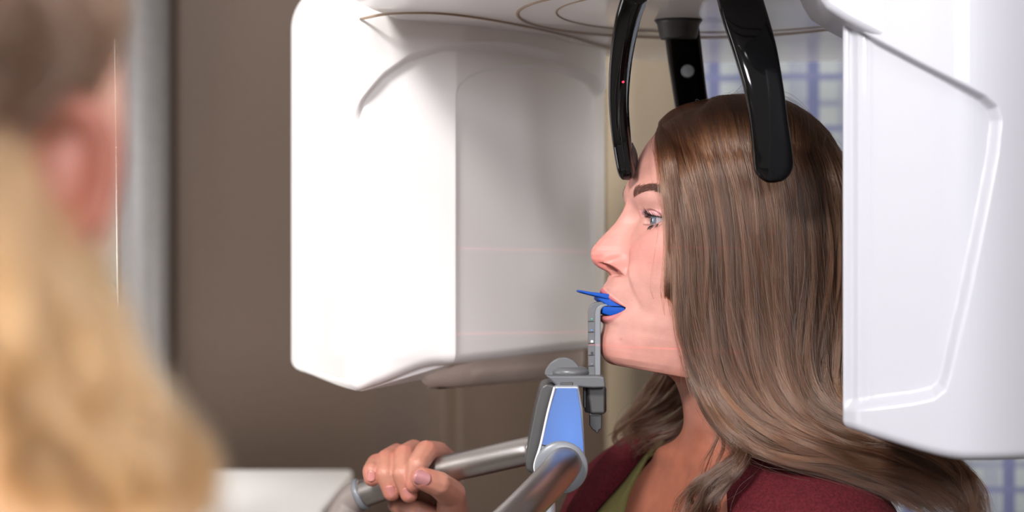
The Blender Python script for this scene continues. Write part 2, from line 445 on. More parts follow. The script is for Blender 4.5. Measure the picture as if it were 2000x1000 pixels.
# soffit filling between seam and housing top
# right housing (tube head), nearer to the camera
RY = -0.22
xl = P(1652, 500, RY).x
poly_r = [(1500, 30), (1652, 45), (1700, 72), (1800, 125), (1880, 165), (1925, 188), (1948, 208), (1955, 235), (1948, 300), (1920, 450), (1890, 600), (1858, 735), (1848, 762), (1825, 780), (1780, 790), (1700, 800), (1500, 812)]
def disp_r(px, py, N):
    d1 = inside_dist(px, py, poly_r)
    return sm(-N[:, 1], .2, .8) * (-0.012 * sm(d1, -2, 9 + 16 * sm(py, 250, 700)))
def zbr(F): return 0.024 * sm(0.36 - F[:, 0], 0.0, 0.12)
footr = [(xl, RY + .02, .004), (xl + .012, RY, .01), (.36, RY - .03, .06), (.52, RY + .03, .06), (.60, RY + .2, .06), (.45, RY + .17, .05), (xl + .02, RY + .08, .03)]
h2 = housing('tube_housing', footr, P(1900, 895, RY - .02).z - 0.002, 1.86, M['white2'], gantry, disp_r, n=700, rb=0.008, rt=0.03, zbf=zbr)
# upper shoulder of the tube housing running up into the arm
bm = bmesh.new()
sh = [(1596, -8), (1612, 18), (1650, 42), (1760, 100), (1770, -260), (1500, -260), (1560, -90)]
prism('housing_shoulder', sh, RY - .006, RY + .09, M['white2'], gantry, bevel=0.006, Yref=RY)

# ------------------------------------------------------------------ head support: three black arms
hs = empty('head_support', (0.17, 0.06, ZA), 'glossy black head support with three curved arms reaching down to the head', 'head support')
def strap(name, pts, wid, thk, m, parent, wdir=(0, 1, 0), n=110):
    """curved rounded blade; pts (px,py,Y), wid/thk lists, wdir = world direction of the wide side"""
    path = arc([tuple(P(*p)) for p in pts], n)
    W = catmull(wid, n)[:, 0]; H = catmull(thk, n)[:, 0]
    T = np.gradient(path, axis=0); T /= np.linalg.norm(T, axis=1)[:, None]
    s = np.linspace(0, 1, n)
    L = np.linalg.norm(np.diff(path, axis=0), axis=1).sum()
    e = np.ones(n); Rr = W[-1] / 2
    dd = (1 - s) * L; e = np.where(dd < Rr, np.sqrt(np.maximum(1 - (1 - dd / Rr) ** 2, 0.0005)), 1)
    th = np.linspace(0, 2 * math.pi, 40, endpoint=False); V = np.zeros((n, 40, 3))
    wd = np.array(wdir, float)
    for i in range(n):
        u = wd - T[i] * wd.dot(T[i]); u /= np.linalg.norm(u); v = np.cross(T[i], u)
        c, q = np.cos(th), np.sin(th)
        a = np.sign(c) * np.abs(c) ** .55; b = np.sign(q) * np.abs(q) ** .55
        V[i] = path[i] + e[i] * W[i] / 2 * a[:, None] * u + min(1, e[i] ** .6) * H[i] / 2 * b[:, None] * v
    return link(name, grid_mesh(name, V, True, True), m, parent), path
# front arm: seen edge-on, to the forehead
fr = [(1240, -7, -.093), (1226, 40, -.082), (1213, 120, -.055), (1209, 200, -.028), (1214, 270, -.01), (1221, 320, -.01), (1228, 352, -.01)]
f1, _ = strap('support_arm', fr, [.028, .028, .026, .024, .022, .020], [.020, .018, .0165, .0155, .0155, .0145], M['black'], hs, (0.25, 1, 0))
p1, _ = strap('arm_channel', [(1221, 120, -.0665), (1216, 170, -.0520), (1214, 220, -.0375), (1218, 270, -.0265), (1225, 318, -.0225), (1229, 338, -.0215)], [.0045] * 4, [.003] * 4, M['black'], f1, (1, 0, 0))
pad, _ = strap('forehead_pad', [(1229, 280, .0), (1235, 300, .0), (1235.5, 325, .0), (1229, 350, .0)], [.022, .026, .024, .016], [.004, .006, .006, .004], M['grey_dark'], f1, (0.25, 1, 0))
led = lathe('indicator_light', P(1217, 160, -.0565), (0, -1, 0), [(0, .0012), (.001, .0012), (.0012, .0008)], None, f1, 12)
lm = bpy.data.materials.new('red_led'); lm.use_nodes = True
lb = lm.node_tree.nodes['Principled BSDF']; lb.inputs['Base Color'].default_value = (.5, 0, .02, 1); lb.inputs['Emission Color'].default_value = (1, .02, .1, 1); lb.inputs['Emission Strength'].default_value = 1.0
led.data.materials.append(lm)
# near temple arm
nr = [(1443, -10, -.103), (1454, 30, -.112), (1475, 100, -.120), (1493, 180, -.122), (1504, 260, -.117), (1510, 320, -.110), (1512, 357, -.106)]
f2, _ = strap('support_arm', nr, [.040, .040, .0375, .034, .0325, .034, .0355], [.012, .012, .012, .012, .012, .014, .016], M['black'], hs, (1, .25, 0))
# far temple arm
fa = [(1329, 36, .10), (1333, 70, .102), (1339, 120, .115), (1350, 200, .135), (1362, 260, .14), (1370, 330, .138)]
f3, _ = strap('support_arm', fa, [.033, .033, .032, .032, .032], [.012] * 5, M['black'], hs, (1, .15, 0))
lathe('hinge_cap', P(1343, 139, .10), (0, -1, 0), [(0, .0065), (.002, .0065), (.003, .0055)], M['grey'], f3, 32)
sx, sy = on_plane(1330, 32, ZA)
lathe('socket', (sx, .10, ZA - .004), (0, 0, 1), [(-.014, .0165), (-.012, .0175), (0.0, .020), (.0035, .0225)], M['grey_dark'], f3)

# ------------------------------------------------------------------ patient console with grips
HY = 0.0
con = empty('grip_console', (P(1100, 900, HY).x, HY, 0), 'silver console with blue lit face and curved tube handles below the chin', 'handle console')
prism('console_side', [(1066, 745), (1056, 752), (1046, 790), (1036, 840), (1025, 895), (1028, 915), (1046, 925), (1092, 925), (1110, 760), (1085, 748)], -.012, .062, M['grey_dark'], con, .004, Yref=.01)
prism('console_body', [(1083, 753), (1131, 753), (1139, 800), (1143, 890), (1138, 925), (1112, 955), (1080, 965), (1050, 935), (1044, 905), (1054, 870), (1070, 800)], -.030, .03, M['silver'], con, .0025, Yref=-.03)
prism('lit_face', [(1087, 758), (1127, 758), (1134, 800), (1139, 860), (1141, 905), (1130, 935), (1105, 880), (1057, 869), (1073, 805)], -.0315, -.028, M['lit_blue'], con, .0006, Yref=-.0315)
tube('panel_gap', [tuple(P(x, y, -.0318)) for x, y in ((1058, 869), (1075, 871), (1095, 871))], .0004, M['dark_line'], con, n=6)
tube('edge_trim', arc([tuple(P(x, y, -.0315)) for x, y in ((1083, 756), (1070, 805), (1056, 868), (1046, 900), (1044, 915), (1050, 935))], 60), .0011, mat('pale_trim', srgb(215, 213, 214), .3, .3), con, n=10)
# column carrying the console down to the floor
box('post', (P(1045, 900, 0).x, -.02, 0.0), (P(1085, 900, 0).x, .03, P(0, 945, 0).z), M['silver'], con, .006)
# handle tubes
far_tube = arc([tuple(P(x, y, z)) for x, y, z in ((1062, 876, .035), (1030, 881, .05), (940, 901, .07), (850, 921, .085), (770, 944, .10), (705, 966, .11))], 120)
hb = tube('handle_bar', far_tube, .0130, M['metal'], con, 40)
lathe('bolt', P(1036, 875, .02), (-.3, -1, 0), [(0, .0045), (.0015, .0045), (.002, .003)], M['metal'], con, 20)
endcap = arc([tuple(P(x, y, z)) for x, y, z in ((712, 963, .109), (695, 970, .112), (678, 990, .115), (662, 1030, .11), (650, 1090, .08), (650, 1150, .03))], 60)
tube('handle_end', endcap, catmull([.0135, .0150, .0158, .016, .016, .0155], 60)[:, 0], M['cap'], con, 40)
lathe('collar', P(704, 966, .11), tuple(P(714, 962, .109) - P(700, 968, .1105)), [(-.003, .0142), (-.002, .0155), (.002, .0155), (.003, .0142)], M['grey_lt'], con, 40)
near_tube = arc([tuple(P(x, y, z)) for x, y, z in ((1104, 903, -.025), (1098, 912, -.045), (1083, 930, -.075), (1050, 965, -.115), (1010, 1005, -.15), (950, 1060, -.18), (860, 1130, -.17), (760, 1160, -.10), (680, 1155, .0))], 160)
tube('handle_bar', near_tube, .0152, M['metal'], con, 40)
lathe('collar', P(1096, 913, -.030), (.05, -1, -.1), [(-.004, .0235), (.0015, .0235), (.003, .0222), (.0035, .016)], M['grey_lt'], con, 48)
# chin bracket, knob and sleeve on top
br = prism('bracket', [(1066, 733), (1170, 733), (1181, 736), (1183, 757), (1160, 758), (1128, 756), (1090, 757), (1085, 752), (1072, 740)], -.022, .022, M['grey'], con, .003, Yref=-.02)
prism('latch_slot', [(1094, 747), (1119, 746), (1119, 754), (1094, 755)], -.0232, -.02, M['grey_dark'], br, .0008, Yref=-.022)
bx_ = P(1114, 731, 0)
lathe('knob_base', (bx_.x, 0, P(0, 734, -.0).z), (0, 0, 1), [(0, .016), (.001, .0172), (.004, .0175), (.0065, .0160), (.008, .012)], M['grey'], con)
V = []
prism('knob_fin', [tuple(q_) for q_ in catmull([(1064, 731), (1065, 724), (1071, 714), (1079, 706), (1090, 700), (1103, 698), (1114, 701), (1124, 708), (1131, 718), (1136, 729)], 40)] + [(1136, 732), (1066, 733)], -.007, .003, M['grey'], con, .0015, Yref=-.002)
lathe('sleeve', P(1163, 758, 0), (0, 0, -1), [(0, .0098), (.020, .0098), (.0215, .009)], M['grey_dark'], con)
prism('sleeve_block', [(1145, 752), (1183, 752), (1183, 803), (1180, 808), (1152, 808), (1150, 800)], -.010, .010, M['grey_dark'], con, .003)
prism('clip', [(1139, 752), (1152, 752), (1152, 798), (1139, 796)], -.004, .010, M['black_satin'], con, .001)

# bite rod: a thing of its own, slid into the sleeve
rod = empty('bite_rod', tuple(P(1163, 808, 0)), 'grey marked bite rod standing in the console sleeve, bent toward the mouth', 'bite rod')
prism('rod_stem', [(1149, 612), (1149.8, 605), (1152, 599.5), (1155.5, 595), (1160, 592), (1166, 590), (1174, 589.4), (1186, 590.5), (1190, 592.5), (1190.5, 595), (1188, 597.5), (1181, 598.5), (1177, 600.5), (1174.3, 604), (1173, 609), (1173, 735), (1171, 812), (1151, 812), (1149, 735)], -.006, .006, M['grey'], rod, .0018, Yref=-.006)
prism('front_rib', [(1162, 614), (1162.8, 607), (1165, 602), (1168.5, 598), (1173, 595.5), (1179, 594), (1188, 593.5), (1188.5, 597.5), (1181, 598.5), (1177, 600.5), (1174.3, 604), (1173, 609), (1173, 733), (1162, 733)], -.0085, -.005, M['grey_lt'], rod, .001, Yref=-.006)
prism('rod_tip', [(1151, 808), (1175, 808), (1175, 836), (1169, 840), (1169, 845), (1163, 845), (1162, 841), (1156, 838), (1151, 830)], -.005, .005, M['black_satin'], rod, .002)
for k, y in enumerate((627, 648, 670, 693, 714)):
    prism('graduation', [(1148.5, y), (1160, y - .5), (1160, y + 1), (1148.5, y + 1.5)], -.0066, -.0058, M['dark_line'], rod, 0.0001, Yref=-.006)
for nm, y, x0, mm in (('white_mark', 667, 1154, 'white_mark'), ('black_mark', 689.5, 1154, 'black_mark'), ('green_mark', 623, 1154.5, 'green_mark'), ('blue_mark', 645, 1154.5, 'blue_mark'), ('white_mark', 711, 1154.5, 'grey_lt')):
    s_ = 2.2 if y in (667, 689.5) else 1.4
    prism(nm, [(x0, y - s_), (x0 + 2 * s_, y - s_), (x0 + 2 * s_, y + s_), (x0, y + s_)], -.0066, -.0058, M[mm], rod, 0.0001, Yref=-.006)
# ------------------------------------------------------------------ the patient
YAW = math.radians(12); cY, sY = math.cos(YAW), math.sin(YAW)
HC = P(1400, 470, 0.025)
FW = np.array([-cY, -sY, 0]); LF = np.array([sY, -cY, 0]); UP = np.array([0, 0, 1.0])
def HW(f, s, z): return np.array(HC) + np.multiply.outer(f, FW) + np.multiply.outer(s, LF) + np.multiply.outer(z, UP)
def FZ(px, py):
    k = (px - 1000) / FPX
    f = (HC.x - k * 2.025) / (cY - k * sY); d = 2.025 - f * sY
    return f, 1.5 + (500 - py) / FPX * d - HC.z
def ZL(py, px=1200): return FZ(px, py)[1]

person = empty('person', (HC.x + .03, HC.y + .02, 0), 'woman with long brown hair in a burgundy cardigan, biting a blue mouthpiece', 'person')

def skin_mat(name):
    m = bpy.data.materials.new(name); m.use_nodes = True; nt = m.node_tree; b = nt.nodes['Principled BSDF']
    at = nt.nodes.new('ShaderNodeAttribute'); at.attribute_name = 'tone'
    tc = nt.nodes.new('ShaderNodeTexCoord')
    n1 = nt.nodes.new('ShaderNodeTexNoise'); n1.inputs['Scale'].default_value = 70; n1.inputs['Detail'].default_value = 5
    n2 = nt.nodes.new('ShaderNodeTexNoise'); n2.inputs['Scale'].default_value = 900; n2.inputs['Detail'].default_value = 2
    for n in (n1, n2): nt.links.new(tc.outputs['Object'], n.inputs['Vector'])
    mr = nt.nodes.new('ShaderNodeMapRange'); mr.inputs[1].default_value = .3; mr.inputs[2].default_value = .7; mr.inputs[3].default_value = .9; mr.inputs[4].default_value = 1.08
    nt.links.new(n1.outputs['Fac'], mr.inputs[0])
    mx = nt.nodes.new('ShaderNodeMix'); mx.data_type = 'RGBA'; mx.blend_type = 'MULTIPLY'; mx.inputs[0].default_value = 1
    nt.links.new(at.outputs['Color'], mx.inputs[6]); nt.links.new(mr.outputs[0], mx.inputs[7]); nt.links.new(mx.outputs[2], b.inputs['Base Color'])
    b.inputs['Roughness'].default_value = .48; b.inputs['Specular IOR Level'].default_value = .4
    b.inputs['Subsurface Weight'].default_value = .18; b.inputs['Subsurface Radius'].default_value = (.010, .003, .0015); b.inputs['Subsurface Scale'].default_value = .5
    ad = nt.nodes.new('ShaderNodeMath'); ad.operation = 'MULTIPLY_ADD'; ad.inputs[1].default_value = .5
    nt.links.new(n2.outputs['Fac'], ad.inputs[0]); nt.links.new(n1.outputs['Fac'], ad.inputs[2])
    bp = nt.nodes.new('ShaderNodeBump'); bp.inputs['Strength'].default_value = .4; bp.inputs['Distance'].default_value = .0006
    nt.links.new(ad.outputs[0], bp.inputs['Height']); nt.links.new(bp.outputs['Normal'], b.inputs['Normal'])
    return m
M['skin'] = skin_mat('skin')
SK = np.array(srgb(168, 121, 110)[:3]); LIP = np.array(srgb(150, 72, 84)[:3]); RED = np.array(srgb(176, 98, 90)[:3])

# head rows: front (px,py), back (px,py), half width, roundness
KR = [((1432, 204), (1434, 204), .001, 2.0), ((1400, 206), (1470, 206), .022, 2.0), ((1350, 217), (1525, 217), .041, 2.0), ((1305, 241), (1573, 247), .056, 2.0),
      ((1272, 273), (1606, 285), .0655, 2.0), ((1249, 310), (1622, 330), .070, 2.05), ((1235, 345), (1630, 375), .072, 2.1), ((1226, 372), (1632, 410), .0725, 2.15),
      ((1224.5, 389), (1630, 440), .0725, 2.15), ((1224.5, 403), (1628, 465), .072, 2.1), ((1222, 436), (1620, 500), .071, 2.1), ((1217, 466), (1605, 540), .0695, 2.1), ((1207, 500), (1585, 580), .067, 2.1),
      ((1196, 528), (1565, 610), .064, 2.1), ((1191, 540), (1555, 625), .0625, 2.1), ((1187, 550), (1547, 640), .061, 2.1), ((1180, 560), (1543, 650), .060, 2.08), ((1178, 570), (1540, 658), .0592, 2.05),
      ((1180, 592), (1535, 672), .058, 2.0), ((1177, 613), (1530, 686), .0568, 2.0), ((1175.5, 622), (1528, 694), .056, 2.0), ((1180, 634), (1526, 702), .0553, 2.0), ((1178, 645), (1525, 712), .0545, 2.0),
      ((1173, 660), (1524, 722), .053, 1.98), ((1172, 678), (1522, 735), .0515, 1.95), ((1176, 694), (1521, 745), .050, 1.95), ((1186, 706), (1520, 755), .0485, 1.95), ((1200, 713), (1520, 765), .0475, 2.0),
      ((1235, 718), (1520, 775), .047, 2.0), ((1280, 723), (1519, 785), .047, 2.0), ((1310, 735), (1518, 795), .048, 2.0), ((1328, 757), (1517, 810), .049, 2.0), ((1338, 795), (1518, 830), .051, 2.0), ((1342, 835), (1522, 855), .055, 2.0)]
keys = []
for (a, b_, hw, e) in KR:
    f1_, z1_ = FZ(*a); f2_, z2_ = FZ(*b_); keys.append((f1_, z1_, f2_, z2_, hw, e))
keys = np.array(keys)
segn = []
for i in range(len(keys) - 1):
    L = math.hypot(keys[i + 1, 0] - keys[i, 0], keys[i + 1, 1] - keys[i, 1]); py = KR[i][0][1]
    segn.append(max(3, int(L / (.00045 if 360 < py < 640 else .0009))))
t_rows = np.concatenate([i + np.arange(n) / n for i, n in enumerate(segn)] + [[len(keys) - 1]])
def cat_at(p, t):
    k = len(p); i = np.clip(t.astype(int), 0, k - 2); u = (t - i)[:, None]
    ext = np.vstack([2 * p[0] - p[1], p, 2 * p[-1] - p[-2]]); a, b, c, d = ext[i], ext[i + 1], ext[i + 2], ext[i + 3]
    return 0.5 * ((2 * b) + (-a + c) * u + (2 * a - 5 * b + 4 * c - d) * u ** 2 + (-a + 3 * b - 3 * c + d) * u ** 3)
R = cat_at(keys, t_rows)
TH = np.concatenate([np.linspace(-math.pi, -1.35, 50, endpoint=False), np.linspace(-1.35, 1.45, 330, endpoint=False), np.linspace(1.45, math.pi, 50, endpoint=False)])
f1_, z1_, f2_, z2_, hw, ex = [R[:, k][:, None] for k in range(6)]
fc = np.where(z1_ > -.11, f1_ * .25 + f2_ * .75 + .06, (f1_ + f2_) / 2)
fc = (f1_ + f2_) / 2 + np.clip((f1_ - .085) * .2, -.01, .01)
c_, s_ = np.cos(TH)[None], np.sin(TH)[None]
Sx = np.sign(s_) * np.abs(s_) ** (2 / ex) * hw
cc = np.sign(c_) * np.abs(c_) ** (2 / ex)
# the broad form of the face; lips, chin groove and nose bridge stay narrow reliefs on it
bpy_ = [330, 372, 403, 436, 466, 500, 540, 560, 592, 622, 645, 665, 680, 694, 706, 713]
bpx_ = [1240, 1226, 1224.5, 1222, 1217, 1207, 1197, 1193.5, 1188, 1183, 1179, 1176, 1175.5, 1178, 1187, 1200]
zb_k = np.array([FZ(x, y)[1] for x, y in zip(bpx_, bpy_)]); fb_k = np.array([FZ(x, y)[0] for x, y in zip(bpx_, bpy_)])
f1b = np.where((z1_ < zb_k[0]) & (z1_ > zb_k[-1]) & (np.arange(len(R))[:, None] < np.argmax(R[:, 1] < zb_k[-1])), np.interp(-z1_, -zb_k, fb_k), f1_)
Fx = fc + np.where(cc > 0, cc * (f1b - fc), cc * (fc - f2_)) + (c_ > 0) * (f1_ - f1b) * np.exp(-(np.abs(Sx) / .021) ** 3)
Zx = z2_ + (z1_ - z2_) * (1 + c_) / 2
front = (c_ > 0.05) * np.ones_like(Fx)
FB = Fx.copy()
headpart = Zx > ZL(722)

def g(x, m_, sg): return np.exp(-((x - m_) / sg) ** 2)
aS = np.abs(Sx)
# nose
npy = [388, 395, 403, 415, 436, 451, 466, 480, 488, 497, 507, 515, 521, 526, 531, 537]
nF = [1223.5, 1223, 1221, 1214.5, 1201, 1187, 1172.5, 1160, 1155, 1153.5, 1155, 1160, 1167, 1176, 1187, 1192.6]
nB = [1224, 1224.5, 1225, 1223.5, 1222, 1220, 1217, 1213, 1210.5, 1207.5, 1204, 1201, 1199, 1197, 1195, 1192.5]
nH = [FZ(a, y)[0] - FZ(b, y)[0] for a, b, y in zip(nF, nB, npy)]
nz = [ZL(y, 1180) for y in npy]
nW = [.006, .0065, .0072, .0080, .0088, .0096, .0108, .0122, .0128, .0130, .0128, .0120, .0108, .0100, .0090, .0080]
o_ = np.argsort(nz); nzs = np.array(nz)[o_]
_zf = np.linspace(nzs[0] - .004, nzs[-1] + .004, 600); _k = np.exp(-(np.arange(-14, 15) / 6.5) ** 2); _k /= _k.sum()
_Hf = np.convolve(np.pad(np.interp(_zf, nzs, np.array(nH)[o_], left=0, right=0), 14, 'edge'), _k, 'valid'); _Wf = np.convolve(np.pad(np.interp(_zf, nzs, np.array(nW)[o_]), 14, 'edge'), _k, 'valid')
H = np.interp(Zx, _zf, _Hf, left=0, right=0); Wn = np.interp(Zx, _zf, _Wf)
Fx = Fx + front * H * np.exp(-(aS / Wn) ** 2.3)
# wings of the nose
zc = ZL(517, 1205)
Fx += front * .0100 * np.exp(-(np.abs(aS - .0147) / .0048) ** 2.6 - (np.abs(Zx - zc + .0012) / .0078) ** 3.2)
Fx -= front * .0018 * g(aS, .0150, .0050) * g(Zx, ZL(538, 1205), .0018)
Fx -= front * .0034 * g(aS, .0208, .0026) * g(Zx, zc + .001, .010)       # crease behind the wing
# nostrils
_ry = [509, 511.5, 513.5, 517, 522, 528, 534, 539]; _rx = [1160, 1172, 1181, 1190, 1198.5, 1206, 1211, 1216]
_rz = np.array([ZL(y, 1195) for y in _ry]); _rf = np.array([FZ(x - 6.7, y)[0] for x, y in zip(_rx, _ry)])
rim = np.interp(-Zx, -_rz, _rf)
wr = front * sm(aS, .0045, .0072) * (1 - sm(Zx, ZL(511), ZL(508.5))) * sm(Zx, ZL(542), ZL(536)) * (1 - sm(aS, .019, .023))
Fx = Fx * (1 - wr) + np.minimum(Fx, rim) * wr
Fx -= front * .0075 * np.exp(-(np.abs(aS - .0080) / .0026) ** 3) * sm(Zx, ZL(531), ZL(526)) * (1 - sm(Zx, ZL(516), ZL(512)))
# brow ridge, eye sockets, cheeks, temples
ze = ZL(432, 1270); es = .0315
Fx += front * .0016 * g(aS, .026, .018) * g(Zx, ZL(376, 1240), .009)
Fx -= front * .0068 * g(aS, .027, .0135) * g(Zx, ze + .0015, .0115)
Fx -= front * .0045 * g(aS, .013, .006) * g(Zx, ze + .003, .011)
Fx += front * .0035 * g(aS, .040, .016) * g(Zx, ZL(480, 1240), .014)
Fx -= front * .0030 * g(aS, .040, .015) * g(Zx, ZL(590, 1240), .020)
# fold from nose to mouth corner
sl = np.interp(Zx, [ZL(610), ZL(560), ZL(520)], [.037, .0285, .0215])
Fx -= front * .0011 * g(aS, sl, .0032) * sm(Zx, ZL(615), ZL(590)) * (1 - sm(Zx, ZL(530), ZL(512)))
Fx += front * .0014 * g(aS, sl + .006, .005) * sm(Zx, ZL(620), ZL(590)) * (1 - sm(Zx, ZL(530), ZL(505)))
# philtrum and lips
Fx -= front * .0012 * g(Sx, 0, .003) * sm(Zx, ZL(562), ZL(556)) * (1 - sm(Zx, ZL(540), ZL(533)))
ms = .0262; q = np.clip(aS / ms, 0, 1)
zU = ZL(573) + (ZL(600) - ZL(573)) * q ** 1.25; zLo = ZL(616.5) + (ZL(602) - ZL(616.5)) * q ** 4
uo = ZL(562) + (ZL(599) - ZL(562)) * q ** 1.5; lo = ZL(629) + (ZL(603.5) - ZL(629)) * q ** 4
lipm = front * (aS < ms) * (sm(Zx, lo - .0006, lo + .0006) * (1 - sm(Zx, uo - .0006, uo + .0006)))
Fx += front * .0022 * (aS < ms) * (1 - q ** 3) * (np.clip(1 - ((Zx - (uo + zU) / 2) / (np.abs(uo - zU) / 2 + .0012)) ** 2, 0, 1) + .8 * np.clip(1 - ((Zx - (lo + zLo) / 2) / (np.abs(lo - zLo) / 2 + .0012)) ** 2, 0, 1))
mouth = front * (aS < ms) * sm(Zx, zLo - .0003, zLo + .0012) * (1 - sm(Zx, zU - .0012, zU + .0003))
Fx -= .014 * mouth
# eyes
RE = .0122; fE = FZ(1262, 432)[0] - .0
fE = .0705 - RE
for sg in (1, -1):
    ds = Sx - sg * es; dz = Zx - ze; rho2 = ds ** 2 + dz ** 2
    Rl = RE + .0011
    sph = fE + np.sqrt(np.maximum(Rl ** 2 - rho2, 0))
    msk = (rho2 < Rl ** 2) & (c_ > 0)
    k = .0022
    hh = np.clip(.5 + .5 * (sph - Fx) / k, 0, 1); blend = Fx * (1 - hh) + sph * hh + k * hh * (1 - hh) * .5
    cover = sm(-rho2, -(.0118) ** 2, -(.0095) ** 2)
    Fx = np.where(msk, Fx * (1 - cover) + np.maximum(blend, Fx * 0 + sph - .0002) * cover, Fx)
    xs = np.clip(ds / .0148, -1, 1)
    up = .0038 * (1 - np.abs(xs) ** 2.2) + .0006 + sg * xs * .0006; dn = -.0037 * (1 - np.abs(xs) ** 2.4) + sg * xs * .0006
    op = (np.abs(ds) < .0148) * sm(sg * ds, -.0080, -.0064) * sm(dz, dn - .0002, dn + .0006) * (1 - sm(dz, up - .0006, up + .0002))
    Fx = np.where(msk | (op > 0), Fx - .0042 * op, Fx)
    # lid crease
    cr = .0092 * (1 - np.abs(xs) ** 2.0 * .75)
    Fx -= (c_ > 0) * .0013 * g(dz, cr, .0009) * (np.abs(ds) < .0148) * (1 - np.abs(xs) ** 4)
HEAD = HW(Fx, Sx, Zx)

# colour of the skin
tone = np.broadcast_to(SK, HEAD.shape).copy()
def tint(mask, colr, amt):
    global tone
    a = np.clip(mask * amt, 0, 1)[..., None]; tone = tone * (1 - a) + np.array(colr) * a
tint(front * g(aS, 0, .020) * g(Zx, ZL(500), .014), RED, .65)
tint(front * g(aS, .040, .020) * g(Zx, ZL(490), .018), RED, .38)
tint(front * g(aS, .014, .006) * g(Zx, ZL(522), .007), srgb(205, 110, 100)[:3], .45)
tint(front * g(aS, .0, .03) * g(Zx, ZL(680), .012), RED, .30)
tint(lipm * (Zx > ZL(598)), LIP, .9); tint(lipm * (Zx <= ZL(598)), LIP, .6)
tint(mouth, srgb(90, 30, 34)[:3], .9)
for sg in (1, -1):
    ds = Sx - sg * es; dz = Zx - ze
    lid = front * sm(-np.abs(ds), -.0155, -.013) * sm(dz, .003, .005) * (1 - sm(dz, .0085, .0105))
    tint(lid, srgb(205, 150, 155)[:3], .6)
    xs = np.clip(ds / .0148, -1, 1)
    up = .0038 * (1 - np.abs(xs) ** 2.2) + .0006; dn = -.0037 * (1 - np.abs(xs) ** 2.4)
    tint(front * (np.abs(ds) < .0152) * (sg * ds > -.0085) * g(dz, up + .0003, .0008), srgb(45, 32, 36)[:3], .95)
    tint(front * (np.abs(ds) < .0152) * (sg * ds > -.0085) * g(dz, dn - .0003, .0005), srgb(80, 55, 60)[:3], .6)
    tint(front * (np.abs(ds) < .0150) * (sg * ds > -.009) * g(dz, .0092 * (1 - np.abs(xs) ** 2 * .75), .00045), srgb(95, 48, 42)[:3], .7)
    # faint brow ground colour
    bs = np.interp(aS, [.013, .02, .036, .055], [ZL(381, 1240), ZL(377, 1240), ZL(368, 1270), ZL(384, 1290)])
    tint(front * sm(aS, .015, .019) * (1 - sm(aS, .050, .057)) * g(Zx, bs, .0024), srgb(110, 72, 55)[:3], .7)
# small mole on the jaw and a few freckles
for (a, y, r_, d_) in ((.026, 660, .0011, .8), (.030, 507, .0006, .6), (.036, 600, .0006, .5), (.044, 570, .0006, .45), (.030, 585, .0005, .5), (.0245, 508, .0005, .5)):
    tint(front * np.exp(-(((Sx - a) ** 2 + (Zx - ZL(y, 1230)) ** 2) / r_ ** 2)), srgb(150, 90, 70)[:3], d_)
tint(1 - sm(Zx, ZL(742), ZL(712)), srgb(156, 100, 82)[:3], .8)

# neck and torso continue the same rows in the torso's own frame
TY = math.radians(24); TFW = np.array([-math.cos(TY), -math.sin(TY), 0]); TLF = np.array([math.sin(TY), -math.cos(TY), 0])
TC = np.array([.2125, .045, 0])
TK = np.array([  # z, front, back, half width, exponent, centre shift
    (1.334, .060, .048, .068, 2.0), (1.322, .061, .056, .098, 2.0), (1.311, .063, .064, .132, 2.1), (1.297, .067, .071, .160, 2.2), (1.275, .074, .078, .181, 2.3),
    (1.24, .085, .086, .192, 2.3), (1.18, .102, .092, .186, 2.3), (1.08, .110, .094, .165, 2.3), (.98, .105, .095, .150, 2.2), (.90, .12, .12, .17, 2.2)])
def torso_pt(z, th, off=0.0, zk=None):
    v = [np.interp(-z, -TK[:, 0], TK[:, k]) for k in range(1, 5)]
    c0, s0 = np.cos(th), np.sin(th)
    s = np.sign(s0) * np.abs(s0) ** (2 / v[3]) * (v[2] + off)
    f = np.sign(c0) * np.abs(c0) ** (2 / v[3]) * (np.where(c0 > 0, v[0], v[1]) + off)
    return TC + f[..., None] * TFW + s[..., None] * TLF + (np.asarray(z) * np.ones_like(f))[..., None] * UP
rows_t = []
zz = np.concatenate([np.linspace(1.334, 1.24, 50), np.linspace(1.235, .90, 60)])
for z in zz: rows_t.append(torso_pt(np.full_like(TH, z), TH))
TORSO = np.array(rows_t)
# ease the neck into the shoulders
last = HEAD[-1]; nb = 14
bl = [last * (1 - t) ** 1 + TORSO[0] * t for t in sm(np.linspace(0, 1, nb + 2)[1:-1], 0, 1)]
# collar bones and the hollow of the throat
FULL = np.concatenate([HEAD, np.array(bl), TORSO], 0)
lo_ = len(HEAD) - 45; hi_ = len(HEAD) + nb + 30
for _ in range(160):
    FULL[lo_:hi_] = FULL[lo_:hi_] * .5 + .25 * (FULL[lo_ - 1:hi_ - 1] + FULL[lo_ + 1:hi_ + 1])
for sgn in (1, -1):
    a = TC + .052 * TFW + sgn * .018 * TLF + 1.312 * UP; b = TC + .045 * TFW + sgn * .135 * TLF + 1.326 * UP
    ab = b - a; Q = FULL[-len(TORSO) - nb:]
    t = np.clip(((Q - a) @ ab) / (ab @ ab), 0, 1); dist = np.linalg.norm(Q - a - t[..., None] * ab, axis=-1)
    Q += (np.exp(-(dist / .010) ** 2) * .006)[..., None] * (TFW + .4 * UP)
tone_full = np.concatenate([tone, np.broadcast_to(np.array(srgb(142, 84, 64)[:3]), FULL[len(HEAD):].shape)], 0)  # chest darker: tan skin, with the head's shadow put into the tone
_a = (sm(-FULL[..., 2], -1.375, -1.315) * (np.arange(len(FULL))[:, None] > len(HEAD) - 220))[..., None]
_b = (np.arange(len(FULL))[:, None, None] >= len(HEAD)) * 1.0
tone_full = (tone_full * (1 - _b) + np.array(srgb(156, 100, 82)[:3]) * _b) * (1 - _a) + np.array(srgb(142, 84, 64)[:3]) * _a

